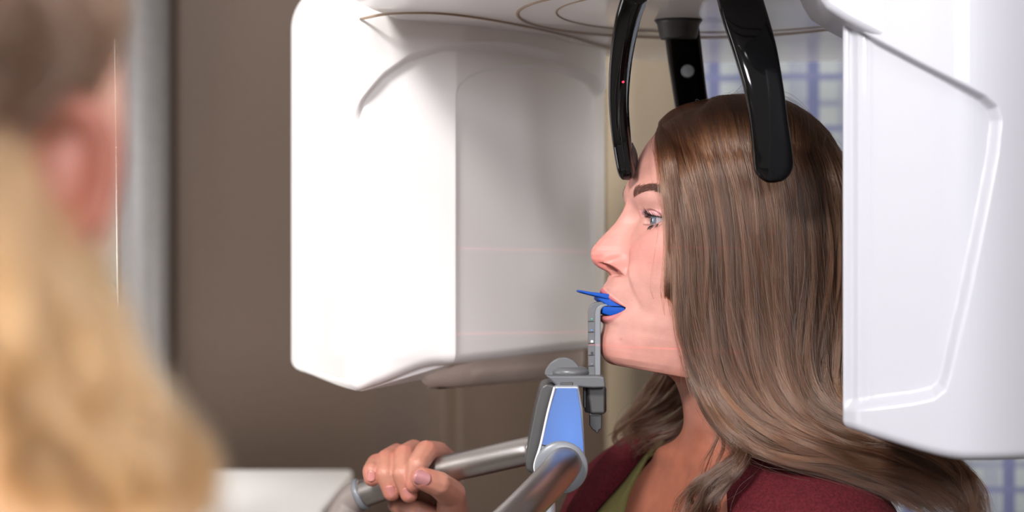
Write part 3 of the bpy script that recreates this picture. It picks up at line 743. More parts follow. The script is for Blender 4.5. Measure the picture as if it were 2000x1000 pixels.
body_me = grid_mesh('person_body', FULL, True, True)
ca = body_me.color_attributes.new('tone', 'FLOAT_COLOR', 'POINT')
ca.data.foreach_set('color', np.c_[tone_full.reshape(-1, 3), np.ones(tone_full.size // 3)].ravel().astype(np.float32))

def organic(name, balls, voxel, smooth=8):
    """one continuous surface around chains of tapering balls"""
    bm = bmesh.new()
    for ch in balls:
        for (p, r), (q, s) in zip(ch[:-1], ch[1:]):
            p = Vector(p); q = Vector(q); L = (q - p).length; k = max(2, int(L / (min(r, s) * .22)))
            for i in range(k + 1):
                t = i / k; mtx = Matrix.Translation(p.lerp(q, t))
                bmesh.ops.create_icosphere(bm, subdivisions=2, radius=r + (s - r) * t, matrix=mtx)
    me = bpy.data.meshes.new(name + '_raw'); bm.to_mesh(me); bm.free()
    o = bpy.data.objects.new(name, me); COL.objects.link(o)
    md = o.modifiers.new('r', 'REMESH'); md.mode = 'VOXEL'; md.voxel_size = voxel
    md = o.modifiers.new('s', 'SMOOTH'); md.iterations = smooth; md.factor = .5
    dg = bpy.context.evaluated_depsgraph_get(); dg.update()
    out = bpy.data.meshes.new_from_object(o.evaluated_get(dg)); out.name = name
    bpy.data.objects.remove(o); bpy.data.meshes.remove(me)
    return out

# right hand closed around the far handle tube
def pv(x, y, Y): return tuple(P(x, y, Y))
BY = .095
hand = [
    # little
    [(pv(770, 930, .142), .0105), (pv(750, 903, .122), .0097), (pv(735, 905, .098), .0092), (pv(726, 920, .078), .0090), (pv(727, 934, .076), .0082)],
    # ring
    [(pv(803, 922, .142), .0110), (pv(775, 886, .124), .0100), (pv(755, 897, .094), .0099), (pv(752, 925, .072), .0092), (pv(765, 962, .073), .0084)],
    # middle
    [(pv(833, 912, .140), .0112), (pv(808, 879, .120), .0103), (pv(789, 889, .088), .0104), (pv(786, 925, .064), .0095), (pv(799, 965, .065), .0086)],
    # index
    [(pv(870, 898, .128), .0112), (pv(856, 884, .108), .0107), (pv(832, 882, .080), .0108), (pv(815, 908, .058), .0102), (pv(808, 945, .056), .0085)],
    # thumb
    [(pv(885, 1010, .108), .0165), (pv(882, 965, .075), .0138), (pv(855, 945, .046), .0122), (pv(824, 934, .036), .0106)],
    # palm
    [(pv(770, 925, .142), .010), (pv(790, 985, .135), .013), (pv(850, 1030, .13), .016)],
    [(pv(803, 915, .142), .0105), (pv(810, 975, .138), .014), (pv(865, 1035, .13), .017)],
    [(pv(833, 905, .140), .0108), (pv(842, 965, .138), .015), (pv(875, 1035, .13), .017)],
    [(pv(866, 900, .130), .0106), (pv(874, 960, .130), .015), (pv(882, 1030, .126), .018)],
    [(pv(775, 985, .118), .009), (pv(815, 1000, .105), .0115), (pv(870, 1030, .115), .016)],
    # wrist and forearm
    [(pv(868, 1035, .128), .021), (pv(885, 1080, .135), .0205), (pv(880, 1160, .15), .025), (tuple(P(860, 1330, .17)), .036)],
]
hand_me = organic('hand', hand, .0011, 7)
elbow = P(860, 1330, .17); sh_r = torso_pt(np.array([1.285]), np.array([-1.5]), -.03)[0]
# merge hand and body into one mesh
bm = bmesh.new(); bm.from_mesh(body_me)
lay = bm.verts.layers.float_color.get('tone')
k0 = len(bm.verts)
bm.from_mesh(hand_me); bm.verts.ensure_lookup_table()
lay = bm.verts.layers.float_color.get('tone')
knuck = [np.array(h[1][0]) for h in hand[:4]] + [np.array(h[2][0]) for h in hand[:4]] + [np.array(h[-1][0]) for h in hand[:5]]
for v in bm.verts[k0:]:
    d = min((Vector(k_) - v.co).length for k_ in knuck)
    a = max(0, 1 - d / .016)
    c1 = np.array(srgb(164, 112, 94)[:3]) * (1 - a * .6) + np.array(srgb(165, 84, 74)[:3]) * a * .6
    v[lay] = (*c1, 1)
for f in bm.faces: f.smooth = True
bm.to_mesh(body_me); bm.free(); bpy.data.meshes.remove(hand_me)
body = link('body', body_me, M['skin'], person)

# fingernails
M['nail'] = mat('fingernail', srgb(172, 112, 106), 0.28, spec=.6, var=.03)
M['nail_d'] = mat('thumb_nail', srgb(158, 108, 108), 0.3, spec=.6, var=.05)
def nail(c, ax, nrm, L, W_, m):
    ax = Vector(ax).normalized(); nrm = Vector(nrm); nrm = (nrm - ax * nrm.dot(ax)).normalized(); sd = ax.cross(nrm)
    V = np.zeros((15, 15, 3))
    for i, u in enumerate(np.linspace(-1, 1, 15)):
        for j, v in enumerate(np.linspace(-1, 1, 15)):
            x = u * math.sqrt(max(0, 1 - v * v / 2)); y = v * math.sqrt(max(0, 1 - u * u / 2))
            x = .55 * x + .45 * u * (1 - .15 * v * v); y = .55 * y + .45 * v * (1 - .15 * u * u)
            V[i, j] = Vector(c) + ax * x * L / 2 + sd * y * W_ / 2 - nrm * (y * y * W_ * .28 + (.0006 if abs(u) > .99 or abs(v) > .99 else 0))
    o = link('fingernail', grid_mesh('fingernail', V), m, person)
    md = o.modifiers.new('t', 'SOLIDIFY'); md.thickness = .0006
    return o
nail(P(762, 961, .0642), P(766, 975, .07) - P(759, 948, .066), (-.15, -1, .05), .0125, .0098, M['nail'])
nail(P(797, 964, .0560), P(803, 980, .06) - P(793, 950, .056), (-.05, -1, .05), .0120, .0098, M['nail'])
nail(P(723, 930, .0672), P(722, 944, .07) - P(722, 915, .07), (-.3, -1, .0), .0105, .0090, M['nail'])
tn = nail(P(826, 934, .0250), P(812, 927, .03) - P(850, 938, .036), (-.10, -1, .15), .0165, .0140, M['nail_d']); tn['label'] = 'thumbnail'

# eyes
def eyeball(sg):
    c = HW(fE, sg * es, ze); gz = Vector(FW * 1 + LF * .20 + UP * .03).normalized(); u = gz.orthogonal().normalized(); v = gz.cross(u)
    prof = [(0, 0)]; V = []
    nr_, nc_ = 60, 48
    for i in range(nr_):
        a = math.pi * i / (nr_ - 1); r = RE
        bulge = .0011 * max(0, 1 - (a / .48) ** 2)
        V.append([tuple(Vector(c) + gz * (r + bulge) * math.cos(a) + (u * math.cos(t) + v * math.sin(t)) * (r + bulge * .5) * max(math.sin(a), 1e-4)) for t in np.linspace(0, 2 * math.pi, nc_, endpoint=False)])
    me = grid_mesh('eye', np.array(V), True, True)
    o = link('eye', me, [M['sclera'], M['iris'], M['pupil']], person)
    for p in me.polygons:
        d = (Vector(p.center) - Vector(c)).normalized().angle(gz)
        p.material_index = 2 if d < .20 else (1 if d < .52 else 0)
M['sclera'] = mat('eye_white', srgb(140, 130, 134), .15, coat=.4, var=.02)
M['iris'] = mat('blue_grey_iris', srgb(84, 90, 100), .12, coat=.6, var=.25, bscale=900)
M['pupil'] = mat('pupil', srgb(8, 8, 10), .08, coat=1)
eyeball(1); eyeball(-1)

# ------------------------------------------------------------------ hair strands
def hair_mat(name, col, rough=.32, vary=.35, rnd=.3):
    m = bpy.data.materials.new(name); m.use_nodes = True; nt = m.node_tree
    nt.nodes.remove(nt.nodes['Principled BSDF'])
    h = nt.nodes.new('ShaderNodeBsdfHairPrincipled'); h.model = 'CHIANG'; h.parametrization = 'COLOR'
    hi = nt.nodes.new('ShaderNodeHairInfo')
    at = nt.nodes.new('ShaderNodeAttribute'); at.attribute_name = 'lock'
    mr = nt.nodes.new('ShaderNodeMapRange'); mr.inputs[3].default_value = 1 - vary; mr.inputs[4].default_value = 1 + vary
    m3 = nt.nodes.new('ShaderNodeMath'); m3.operation = 'MULTIPLY'; nt.links.new(mr.outputs[0], m3.inputs[0]); nt.links.new(at.outputs['Fac'], m3.inputs[1])
    nt.links.new(hi.outputs['Random'], mr.inputs[0])
    mx = nt.nodes.new('ShaderNodeMix'); mx.data_type = 'RGBA'; mx.blend_type = 'MULTIPLY'; mx.inputs[0].default_value = 1
    mx.inputs[6].default_value = col; nt.links.new(m3.outputs[0], mx.inputs[7])
    nt.links.new(mx.outputs[2], h.inputs['Color'])
    h.inputs['Roughness'].default_value = rough; h.inputs['Radial Roughness'].default_value = .45
    h.inputs['Coat'].default_value = .15; h.inputs['Random Roughness'].default_value = rnd
    nt.links.new(h.outputs[0], nt.nodes['Material Output'].inputs['Surface'])
    return m
M['hair'] = hair_mat('brown_hair', srgb(66, 42, 28), .24)
M['hair_far'] = hair_mat('brown_hair_ends', srgb(54, 34, 23), .3)
M['brow'] = hair_mat('brow_hair', srgb(44, 26, 20), .4)
M['lash'] = mat('lash_mascara', srgb(14, 12, 14), .4)
M['hair_base'] = mat('brown_hair_mass', srgb(42, 27, 19), .55, spec=.3, var=.2, vscale=80)

def strands(name, pts, rad, m, parent, lock=None):
    n, k = pts.shape[:2]
    hc = bpy.data.hair_curves.new(name); hc.add_curves([k] * n)
    hc.points.foreach_set('position', pts.astype(np.float32).ravel())
    a = hc.attributes.get('radius') or hc.attributes.new('radius', 'FLOAT', 'POINT')
    a.data.foreach_set('value', np.broadcast_to(rad, (n, k)).astype(np.float32).ravel())
    la = hc.attributes.new('lock', 'FLOAT', 'CURVE'); la.data.foreach_set('value', (np.ones(n) if lock is None else lock).astype(np.float32))
    hc.materials.append(m)
    o = bpy.data.objects.new(name, hc); COL.objects.link(o)
    o.parent = parent; o.matrix_parent_inverse = wm(parent).inverted()
    return o

def flow(guides, n, k, clumps, spread=.004, depth=.018, wave=.004, depth_dir=(0, 1, 0), gpow=1.0, stray=.03, tail=.25, root_len=None, seed=0, edge=0.0):
    """strands that follow a fan of guide paths, gathered in clumps"""
    r = np.random.default_rng(seed)
    G = np.array([arc(gd, k) for gd in guides])          # g x k x 3
    ng = len(G); dd = np.array(depth_dir, float)
    def at(u):
        u = np.clip(u, 0, ng - 1.0001); i = u.astype(int); fr = (u - i)[:, None, None]
        ext = np.concatenate([G[:1] * 2 - G[1:2], G, G[-1:] * 2 - G[-2:-1]])
        a, b, c, d = ext[i], ext[i + 1], ext[i + 2], ext[i + 3]
        return .5 * ((2 * b) + (-a + c) * fr + (2 * a - 5 * b + 4 * c - d) * fr ** 2 + (-a + 3 * b - 3 * c + d) * fr ** 3)
    cu = r.uniform(0, ng - 1, clumps); cd = r.uniform(0, 1, clumps) ** 1.6
    cp = at(cu); t = np.linspace(0, 1, k)
    # each clump drifts on its own
    ph = r.uniform(0, 6.28, (clumps, 3, 3)); fr_ = r.uniform(.6, 3.2, (clumps, 3, 3)); am = r.normal(0, 1, (clumps, 3, 3)) * np.array([1, .6, .35])
    drift = (am[:, :, :, None] * np.sin(ph[:, :, :, None] + fr_[:, :, :, None] * 6.28 * t)).sum(2).transpose(0, 2, 1)
    drift *= (wave * t ** 1.1)[None, :, None] * np.array([1, .6, .45])
    cp = cp + drift + (cd[:, None] * depth)[:, :, None] * dd * sm(t, 0, .12)[None, :, None]
    su = np.r_[r.uniform(0, ng - 1, n)] ** 1.0
    ci = np.argmin(np.abs(su[:, None] - cu[None, :]) + r.uniform(0, .12, (n, 1)) * r.uniform(0, 1, (n, clumps)), axis=1)
    own = at(su) + drift[ci] + (np.clip(cd[ci] + r.normal(0, .12, n), 0, 1)[:, None] * depth)[:, :, None] * dd * sm(t, 0, .12)[None, :, None]
    wgt = (sm(t, .03, .5) * .78)[None, :, None]
    out = own * (1 - wgt) + cp[ci] * wgt
    off = r.normal(0, 1, (n, 1, 3)) * spread * (.35 + .65 * np.abs(np.sin(3.1 * t + ci[:, None] * 1.7)))[:, :, None]
    off *= np.where(r.uniform(0, 1, n) < stray, 3.0, 1.0)[:, None, None]
    out = out + off * sm(t, 0, .1)[None, :, None]
    # thin ends of different length
    ln = r.uniform(1 - tail, 1, n)
    idx = t[None] * ln[:, None] * (k - 1); i0 = np.clip(idx.astype(int), 0, k - 2); fr2 = (idx - i0)[..., None]
    rr = np.arange(n)[:, None]
    return out[rr, i0] * (1 - fr2) + out[rr, i0 + 1] * fr2, ci

_rel = np.stack([FB, Sx, Zx], -1).reshape(-1, 3); _rel = _rel[_rel[:, 2] > -.13]
_r = np.linalg.norm(_rel, axis=1); _az = np.arctan2(_rel[:, 1], _rel[:, 0]); _el = np.arcsin(_rel[:, 2] / _r)
SKT = np.zeros((61, 121)); _i = np.round((_el / math.pi + .5) * 60).astype(int); _j = np.round((_az / (2 * math.pi) + .5) * 120).astype(int)
np.maximum.at(SKT, (_i, _j), _r)
for _ in range(12):
    _s = np.maximum.reduce([np.roll(SKT, 1, 0), np.roll(SKT, -1, 0), np.roll(SKT, 1, 1), np.roll(SKT, -1, 1)]); SKT = np.where(SKT == 0, _s, SKT)
def push(pts, margin):
    """keep hair outside the skull: lift every point to at least `margin` above the scalp"""
    rel = pts - ctr; loc = np.stack([rel @ FW, rel @ LF, rel[..., 2]], -1); r_ = np.linalg.norm(loc, axis=-1)
    e = np.arcsin(np.clip(loc[..., 2] / r_, -1, 1)); a = np.arctan2(loc[..., 1], loc[..., 0])
    u = (e / math.pi + .5) * 60; v = (a / (2 * math.pi) + .5) * 120
    i0, j0 = np.clip(u.astype(int), 0, 59), np.clip(v.astype(int), 0, 119); fu, fv = u - i0, v - j0
    R_ = SKT[i0, j0] * (1 - fu) * (1 - fv) + SKT[i0 + 1, j0] * fu * (1 - fv) + SKT[i0, j0 + 1] * (1 - fu) * fv + SKT[i0 + 1, j0 + 1] * fu * fv
    tgt = R_ + margin * (1 - .65 * sm(np.cos(a), .45, .75)); k = 1 + (np.where(r_ < tgt, tgt / r_, 1.0) - 1) * sm(e, -.85, -.40)
    return ctr + rel * k[..., None]
ctr = HW(np.array(0.0), np.array(0.0), np.array(0.0))
def yprof(py, root, kk):
    v = np.interp(py - root, [0, 12, 35, 80, 150, 260], [.022, .004, -.018, -.040, -.053, -.058])
    low = np.interp(py, [640, 720, 800, 870, 920, 1010], [-.058, -.060, -.070, -.092, -.098, -.100])
    v = np.where(py > 640, low, v)
    kf = kk + (1 - kk) * np.clip((py - 700) / 170, 0, 1)
    return .022 + (v - .022) * kf
GN = [([(1286, 246), (1304, 300), (1316, 380), (1320, 460), (1325, 540), (1330, 620), (1350, 700), (1378, 780), (1425, 850), (1505, 898), (1620, 928), (1730, 968), (1800, 1010)], .84),
      ([(1288, 236), (1308, 300), (1330, 400), (1340, 500), (1347, 600), (1365, 700), (1400, 780), (1460, 840), (1560, 885), (1700, 925), (1800, 965), (1860, 1020)], .95),
      ([(1315, 213), (1350, 300), (1375, 400), (1385, 520), (1392, 640), (1410, 740), (1460, 815), (1540, 862), (1660, 895), (1800, 940), (1880, 1010)], 1.0),
      ([(1362, 198), (1400, 290), (1428, 400), (1438, 520), (1445, 640), (1465, 740), (1515, 815), (1600, 860), (1720, 892), (1850, 945), (1905, 1010)], 1.03),
      ([(1420, 192), (1462, 280), (1488, 400), (1500, 520), (1505, 640), (1520, 740), (1565, 815), (1650, 862), (1760, 888), (1870, 950), (1905, 1020)], 1.02),
      ([(1480, 196), (1530, 290), (1556, 400), (1565, 520), (1560, 640), (1570, 740), (1610, 805), (1700, 855), (1810, 890), (1890, 960), (1910, 1030)], .95),
      ([(1540, 211), (1592, 310), (1615, 420), (1620, 540), (1608, 640), (1604, 740), (1645, 805), (1740, 860), (1840, 893), (1900, 970), (1905, 1040)], .8),
      ([(1592, 237), (1642, 340), (1665, 450), (1670, 560), (1655, 660), (1652, 760), (1695, 825), (1780, 868), (1855, 900), (1900, 980), (1890, 1050)], .58),
      ([(1630, 275), (1682, 380), (1705, 500), (1710, 620), (1700, 720), (1715, 800), (1780, 850), (1850, 890), (1890, 940), (1885, 1050)], .3)]
guides = []
for pts, kk in GN:
    # keep the hair just outside the head's own surface
    root = pts[0][1]
    guides.append([tuple(P(x, y, float(yprof(y, root, kk)))) for x, y in pts])
# mass under the strands: scalp cap and an inner sheet
capmask_f = np.interp(-Zx, -np.array([ZL(255, 1280), ZL(300, 1280), ZL(450, 1300), ZL(600, 1330), ZL(720, 1350), ZL(790, 1350)]),
                      [FZ(1302, 255)[0], FZ(1316, 300)[0], FZ(1326, 450)[0], FZ(1345, 600)[0], FZ(1372, 720)[0], FZ(1400, 790)[0]])
NR = int((np.array(R[:, 1]) > ZL(760)).sum())
cmask = (FB < capmask_f + .0045 * (Sx > 0)) & (np.arange(len(R))[:, None] < NR)
ctr = HW(np.array(0.0), np.array(0.0), np.array(0.0))
def cap_mesh():
    CAP = HW(FB, Sx, Zx); d = CAP - (ctr + np.array([0, 0, -.0])); nrm = d / np.linalg.norm(d, axis=-1)[..., None]
    CAP = CAP + nrm * .0018
    st = (slice(None, None, 3), slice(None, None, 2)); C2 = CAP[st]; m2 = cmask[st]; rr, c2 = C2.shape[:2]
    fs = []
    for i in range(rr - 1):
        for j in range(c2):
            j2 = (j + 1) % c2
            if m2[i, j] and m2[i, j2] and m2[i + 1, j] and m2[i + 1, j2]: fs.append((i * c2 + j, i * c2 + j2, (i + 1) * c2 + j2, (i + 1) * c2 + j))
    return C2.reshape(-1, 3), fs
cv, cf = cap_mesh()
def sheet(gs, k, shift, trim=1.0, sub=6):
    G = np.array([arc(gd, k) for gd in gs]); G = np.array([catmull(G[:, j], (len(gs) - 1) * sub + 1) for j in range(k)])
    return G + np.array(shift)
sh1 = push(sheet(guides, 60, (0.003, .019, .001))[:55], .0020)
v_all = [cv]; f_all = list(cf); base = len(cv)
def add_grid(Vg):
    global base
    r_, c2 = Vg.shape[:2]; v_all.append(Vg.reshape(-1, 3))
    for i in range(r_ - 1):
        for j in range(c2 - 1): f_all.append((base + i * c2 + j, base + i * c2 + j + 1, base + (i + 1) * c2 + j + 1, base + (i + 1) * c2 + j))
    base += r_ * c2
add_grid(sh1)
back = sh1.copy(); back[..., 1] += .05 * sm(np.linspace(0, 1, len(back)), .0, .4)[:, None]
add_grid(back)
me = bpy.data.meshes.new('hair'); me.from_pydata(np.vstack(v_all).tolist(), [], f_all)
bm = bmesh.new(); bm.from_mesh(me); bmesh.ops.delete(bm, geom=[v for v in bm.verts if not v.link_faces], context='VERTS'); bm.to_mesh(me); bm.free()
hair = link('hair', me, M['hair_base'], person)

K1 = 34
S1, ci = flow(guides, 34000, K1, 300, spread=.0017, depth=.018, wave=.0065, seed=3)
lock1 = np.random.default_rng(4).normal(1.0, .38, 300).clip(.4, 1.9)[ci]
tt = np.linspace(0, 1, K1)
S1 = push(S1, rng.uniform(.0030, .0085, (len(S1), 1)))
rad = (.00010 * (1 - .6 * sm(tt, .75, 1)))[None] * rng.uniform(.7, 1.3, (len(S1), 1))
strands('hair_strands', S1, rad, M['hair'], hair, lock1)
# far side of the head, locks that curl in behind the neck
def head_far(px, py): return .0
GF = [[(1290, 238, .02), (1300, 290, .065), (1318, 420, .085), (1326, 600, .088), (1312, 690, .085), (1276, 745, .088), (1247, 785, .09), (1238, 830, .098), (1252, 890, .11)],
      [(1330, 206, .02), (1340, 290, .09), (1345, 420, .10), (1345, 600, .095), (1335, 700, .085), (1300, 757, .088), (1258, 795, .09), (1222, 822, .098), (1217, 850, .105), (1245, 880, .11)],
      [(1400, 192, .02), (1400, 290, .10), (1390, 420, .11), (1372, 600, .10), (1362, 710, .085), (1328, 775, .085), (1278, 808, .09), (1236, 826, .095), (1216, 842, .10)],
      [(1460, 193, .03), (1450, 290, .11), (1430, 420, .12), (1400, 600, .105), (1385, 720, .085), (1345, 800, .08), (1296, 835, .086), (1250, 852, .09), (1228, 878, .10)],
      [(1520, 204, .03), (1500, 290, .11), (1470, 420, .12), (1430, 600, .11), (1400, 740, .085), (1358, 820, .076), (1310, 855, .08), (1270, 870, .09), (1250, 900, .10)]]
gf = [[tuple(P(*p)) for p in gd] for gd in GF]
S2, _ = flow(gf, 6500, 30, 45, spread=.0013, depth=.014, wave=.011, depth_dir=(.5, .8, 0), seed=5, tail=.35)
S2 = push(S2, rng.uniform(.0030, .0085, (len(S2), 1)))
strands('hair_strands', S2, (.00011 * (1 - .5 * sm(np.linspace(0, 1, 30), .7, 1)))[None], M['hair_far'], hair)
# back of the head
GB = [[(1480, 196, .03), (1560, 230, .05), (1640, 330, .06), (1670, 480, .055), (1680, 640, .04), (1690, 780, .02), (1740, 880, -.02), (1800, 960, -.04)],
      [(1420, 192, .03), (1500, 215, .09), (1580, 320, .12), (1620, 480, .11), (1630, 640, .09), (1650, 780, .06), (1700, 900, .03), (1760, 990, .0)],
      [(1350, 200, .03), (1400, 240, .10), (1470, 340, .13), (1520, 480, .125), (1550, 640, .11), (1580, 800, .08), (1640, 920, .05), (1700, 1000, .03)]]
gb = [[tuple(P(*p)) for p in gd] for gd in GB]
S3, _ = flow(gb, 4500, 26, 90, spread=.003, depth=-.004, wave=.005, seed=9)
S3 = push(S3, rng.uniform(.0030, .0085, (len(S3), 1)))
strands('hair_strands', S3, np.full((1, 26), .00013), M['hair_far'], hair)
# loose locks: in front of the neck, along the cheek
GW = [[(1386, 770, -.055), (1412, 835, -.066), (1440, 880, -.085), (1420, 905, -.095), (1372, 940, -.095), (1345, 970, -.09), (1330, 1030, -.085)],
      [(1395, 770, -.055), (1430, 835, -.068), (1462, 885, -.088), (1450, 915, -.098), (1425, 945, -.1), (1405, 985, -.1), (1395, 1030, -.09)]]
S4, _ = flow([[tuple(P(*p)) for p in gd] for gd in GW], 1900, 24, 16, spread=.0022, depth=.010, wave=.005, seed=11)
GW2 = [[(1335, 640, -.045), (1360, 740, -.05), (1392, 820, -.055), (1398, 850, -.06), (1375, 900, -.055), (1366, 945, -.05)],
       [(1340, 640, -.045), (1370, 740, -.05), (1402, 820, -.058), (1412, 860, -.062), (1402, 900, -.06), (1380, 960, -.05)]]
S5, _ = flow([[tuple(P(*p)) for p in gd] for gd in GW2], 90, 24, 6, spread=.0009, depth=.004, wave=.004, seed=12)
GW3 = [[(1284, 250, .0), (1300, 300, -.038), (1310, 380, -.045), (1312, 460, -.043), (1312, 540, -.036), (1318, 610, -.030), (1336, 680, -.034), (1345, 760, -.035)],
       [(1288, 240, .0), (1310, 300, -.044), (1322, 380, -.050), (1324, 460, -.048), (1324, 540, -.042), (1338, 620, -.038), (1352, 700, -.038), (1370, 790, -.042)]]
S6, _ = flow([[tuple(P(*p)) for p in gd] for gd in GW3], 700, 24, 60, spread=.0022, depth=.003, wave=.0022, seed=13, tail=.5)
S6 = push(S6, rng.uniform(.001, .004, (len(S6), 1)))
strands('hair_strands', S4, np.full((1, 24), .0001), M['hair_far'], hair)
S45 = np.concatenate([S5, S6])
strands('hair_strands', S45, np.full((1, 24), .00009), M['hair'], hair)
# stray hairs standing off the crown
nf = 1100; r = np.random.default_rng(21)
fx = r.uniform(0, 8, nf); Gtop = np.array([arc(gd, 60) for gd in guides])
i0 = np.clip(fx.astype(int), 0, 7); fr = (fx - i0)[:, None]; j0 = r.integers(0, 26, nf); j1 = j0 + r.integers(5, 16, nf)
st = Gtop[i0, j0] * (1 - fr) + Gtop[i0 + 1, j0] * fr; en = Gtop[i0, j1] * (1 - fr) + Gtop[i0 + 1, j1] * fr
t = np.linspace(0, 1, 12)[None, :, None]; lift = r.uniform(.0005, 1, (nf, 1, 1)) ** 2 * .012 * np.sin(t * math.pi)
nn = (st + en) / 2 - np.array(ctr); nn /= np.linalg.norm(nn, axis=1)[:, None]
S7 = st[:, None] * (1 - t) + en[:, None] * t + lift * nn[:, None] + r.normal(0, .0025, (nf, 1, 3)) * np.sin(t * 3.1)
S7 = push(S7, .004 + lift[..., 0] * 1.0)
strands('hair_strands', S7, np.full((1, 12), .00006), M['hair'], hair)

# brows and lashes
def surf(s, z):
    d = (Sx - s) ** 2 + (Zx - z) ** 2 + (c_ < 0.1) * 1
    i = np.unravel_index(np.argmin(d), d.shape); return Fx[i]
def brow(sg):
    r = np.random.default_rng(5); P_ = []
    for _ in range(620):
        u = r.uniform(0, 1); s = .0175 + .039 * u
        zc_ = np.interp(s, [.013, .02, .036, .055], [ZL(382, 1240), ZL(377, 1240), ZL(368, 1270), ZL(384, 1290)])
        z = zc_ + r.uniform(-1, 1) * np.interp(u, [0, .2, .7, 1], [.0042, .0036, .0022, .0008])
        L = r.uniform(.004, .0065); a = np.interp(u, [0, .3, 1], [1.1, .45, -.25]) + r.normal(0, .15)
        f0 = surf(sg * s, z); s1 = s + L * math.cos(a); z1 = z + L * math.sin(a) * .8; f1 = surf(sg * s1, z1)
        P_.append([HW(f0 + .0001, sg * s, z), HW((f0 + f1) / 2 + .0006, sg * (s + s1) / 2, (z + z1) / 2), HW(f1 + .0005, sg * s1, z1)])
    strands('eyebrow', np.array(P_), np.array([[.0001, .00009, .00003]]), M['brow'], person)
brow(1); brow(-1)
def lashes(sg):
    r = np.random.default_rng(8); U = []
    for k in range(84):
        xs = r.uniform(-.5, .97); upper = k < 48
        ds = xs * .0148; dz = (.0038 * (1 - abs(xs) ** 2.2) + .0007) if upper else (-.0037 * (1 - abs(xs) ** 2.4) - .0004)
        rho = math.hypot(ds, dz); f0 = fE + math.sqrt(max((RE + .0011) ** 2 - rho ** 2, 1e-6)) - .0002
        L = r.uniform(.0062, .0095) if upper else r.uniform(.004, .006)
        out = ds * 24 * .5 * 1e0
        d = np.array([.85 + r.normal(0, .1), xs * .6 + r.normal(0, .22), (.12 if upper else -.6) + r.normal(0, .12)]); d /= np.linalg.norm(d)
        cu = .55 if upper else -.25
        pts = [HW(f0 + d[0] * L * t, sg * (es + ds + d[1] * L * t), ze + dz + (d[2] * t + cu * t * t) * L) for t in (0, .35, .7, 1)]
        U.append(pts)
    strands('eyelashes', np.array(U), np.array([[.00019, .00015, .00011, .00003]]), M['lash'], person)
lashes(1); lashes(-1)

# bite block with its two stacked wedges, in the mouth
bite = empty('bite_block', tuple(P(1180, 600, -.003)), 'bright blue mouthpiece on the bent rod end, between the lips', 'mouthpiece')
def wedge(name, pix, hwf, parent, m=M['blue'], bev=.0006):
    """outline in the head's middle plane, half width hwf(px)"""
    bm = bmesh.new(); A = []; B = []
    for x, y in pix:
        f, z = FZ(x, y); h = hwf(x)
        A.append(bm.verts.new(HW(f, h, z))); B.append(bm.verts.new(HW(f, -h, z)))
    n = len(pix)
    for i in range(n): bm.faces.new((A[i], A[(i + 1) % n], B[(i + 1) % n], B[i]))
    bm.faces.new(A); bm.faces.new(B[::-1])
    return from_bm(name, bm, m, parent, True, bev, 2)
def warp(px):  # bites curve back along the teeth: near side end sits at px
    return np.interp(px, [1130, 1165, 1178, 1200, 1240], [.010, .013, .0145, .019, .0235])
def loaf(name, top, bot, parent):
    """solid whose near edge line follows the mouth opening; top/bot: lists (px,py,half width)"""
    V = []
    for (a, b) in zip(top, bot):
        row = []
        for (x, y, h), sgn in (((a), 1), ((b), 1), ((b), -1), ((a), -1)):
            # find f so that the near edge shows at px
            k = (x - 1000) / FPX; s = h
            f = (HC.x + s * sY - k * (2.025 - s * cY)) / (cY - k * sY)
            d = 2.025 - f * sY - s * cY
            z = 1.5 + (500 - y) / FPX * d - HC.z
            row.append(HW(f, s * sgn, z))
        V.append(row)
    o = link(name, grid_mesh(name, np.array(V), True, True), M['blue'], parent)
    md = o.modifiers.new('b', 'BEVEL'); md.width = .0006; md.segments = 2; md.limit_method = 'ANGLE'
    return o
loaf('upper_wedge', [(1171, 577.5, .009), (1190, 579, .013), (1207, 580, .016), (1219, 590, .020), (1230, 600, .0235)],
                    [(1169, 585, .009), (1187, 596, .013), (1190, 597.5, .016), (1210, 598.5, .020), (1230, 602, .0235)], bite)
loaf('lower_wedge', [(1176, 598.5, .010), (1190, 599, .014), (1203, 599.5, .018), (1218, 600.5, .021), (1231, 602, .0237)],
                    [(1177, 612, .010), (1190, 616, .014), (1206, 616, .018), (1218, 612.5, .021), (1231, 606, .0237)], bite)
loaf('front_plate', [(1134, 566.5, .008), (1150, 569.5, .010), (1180, 573, .012), (1210, 578.5, .0155)],
                    [(1134, 570.5, .008), (1150, 575, .010), (1172, 580, .012), (1208, 590, .0155)], bite)

# clothes
M['fleece'] = mat('burgundy_fleece', srgb(68, 18, 24), .95, bump=1.0, bscale=420, var=.35, vscale=420, spec=.15)
M['fleece_rib'] = mat('burgundy_rib_knit', srgb(84, 26, 34), .95, bump=.8, bscale=350, var=.3, spec=.15)
def garment(name, off, ztop_f, th0_f, m, z_lo=.92, wave=.002, thick=.0015, nz=110, nt=200, disp=None):
    """cloth around the torso. ztop_f(th): upper hem; th0_f(z): half angle of the front opening (0 = closed)"""
    V = np.zeros((nz, nt, 3))
    for i in range(nz):
        q = i / (nz - 1)
        th = None
        zr = 1.34 - q * (1.34 - z_lo)
        a, b = th0_f(zr)
        th = np.linspace(a, 2 * math.pi - b, nt)
        th = (th + math.pi) % (2 * math.pi) - math.pi
        zt = ztop_f(th); z = zt - q * (zt - z_lo)
        V[i] = torso_pt(z, th, off) + ((disp(th, z)[:, None] * TFW) if disp else 0)
        if wave: V[i] += (wave * np.sin(th * 7 + z * 40) * sm(np.full_like(th, q), 0, .3))[:, None] * (V[i] - TC - z[:, None] * UP) / .15
    me = grid_mesh(name, V)
    o = link(name, me, m, person)
    md = o.modifiers.new('t', 'SOLIDIFY'); md.thickness = thick; md.offset = 0
    return o
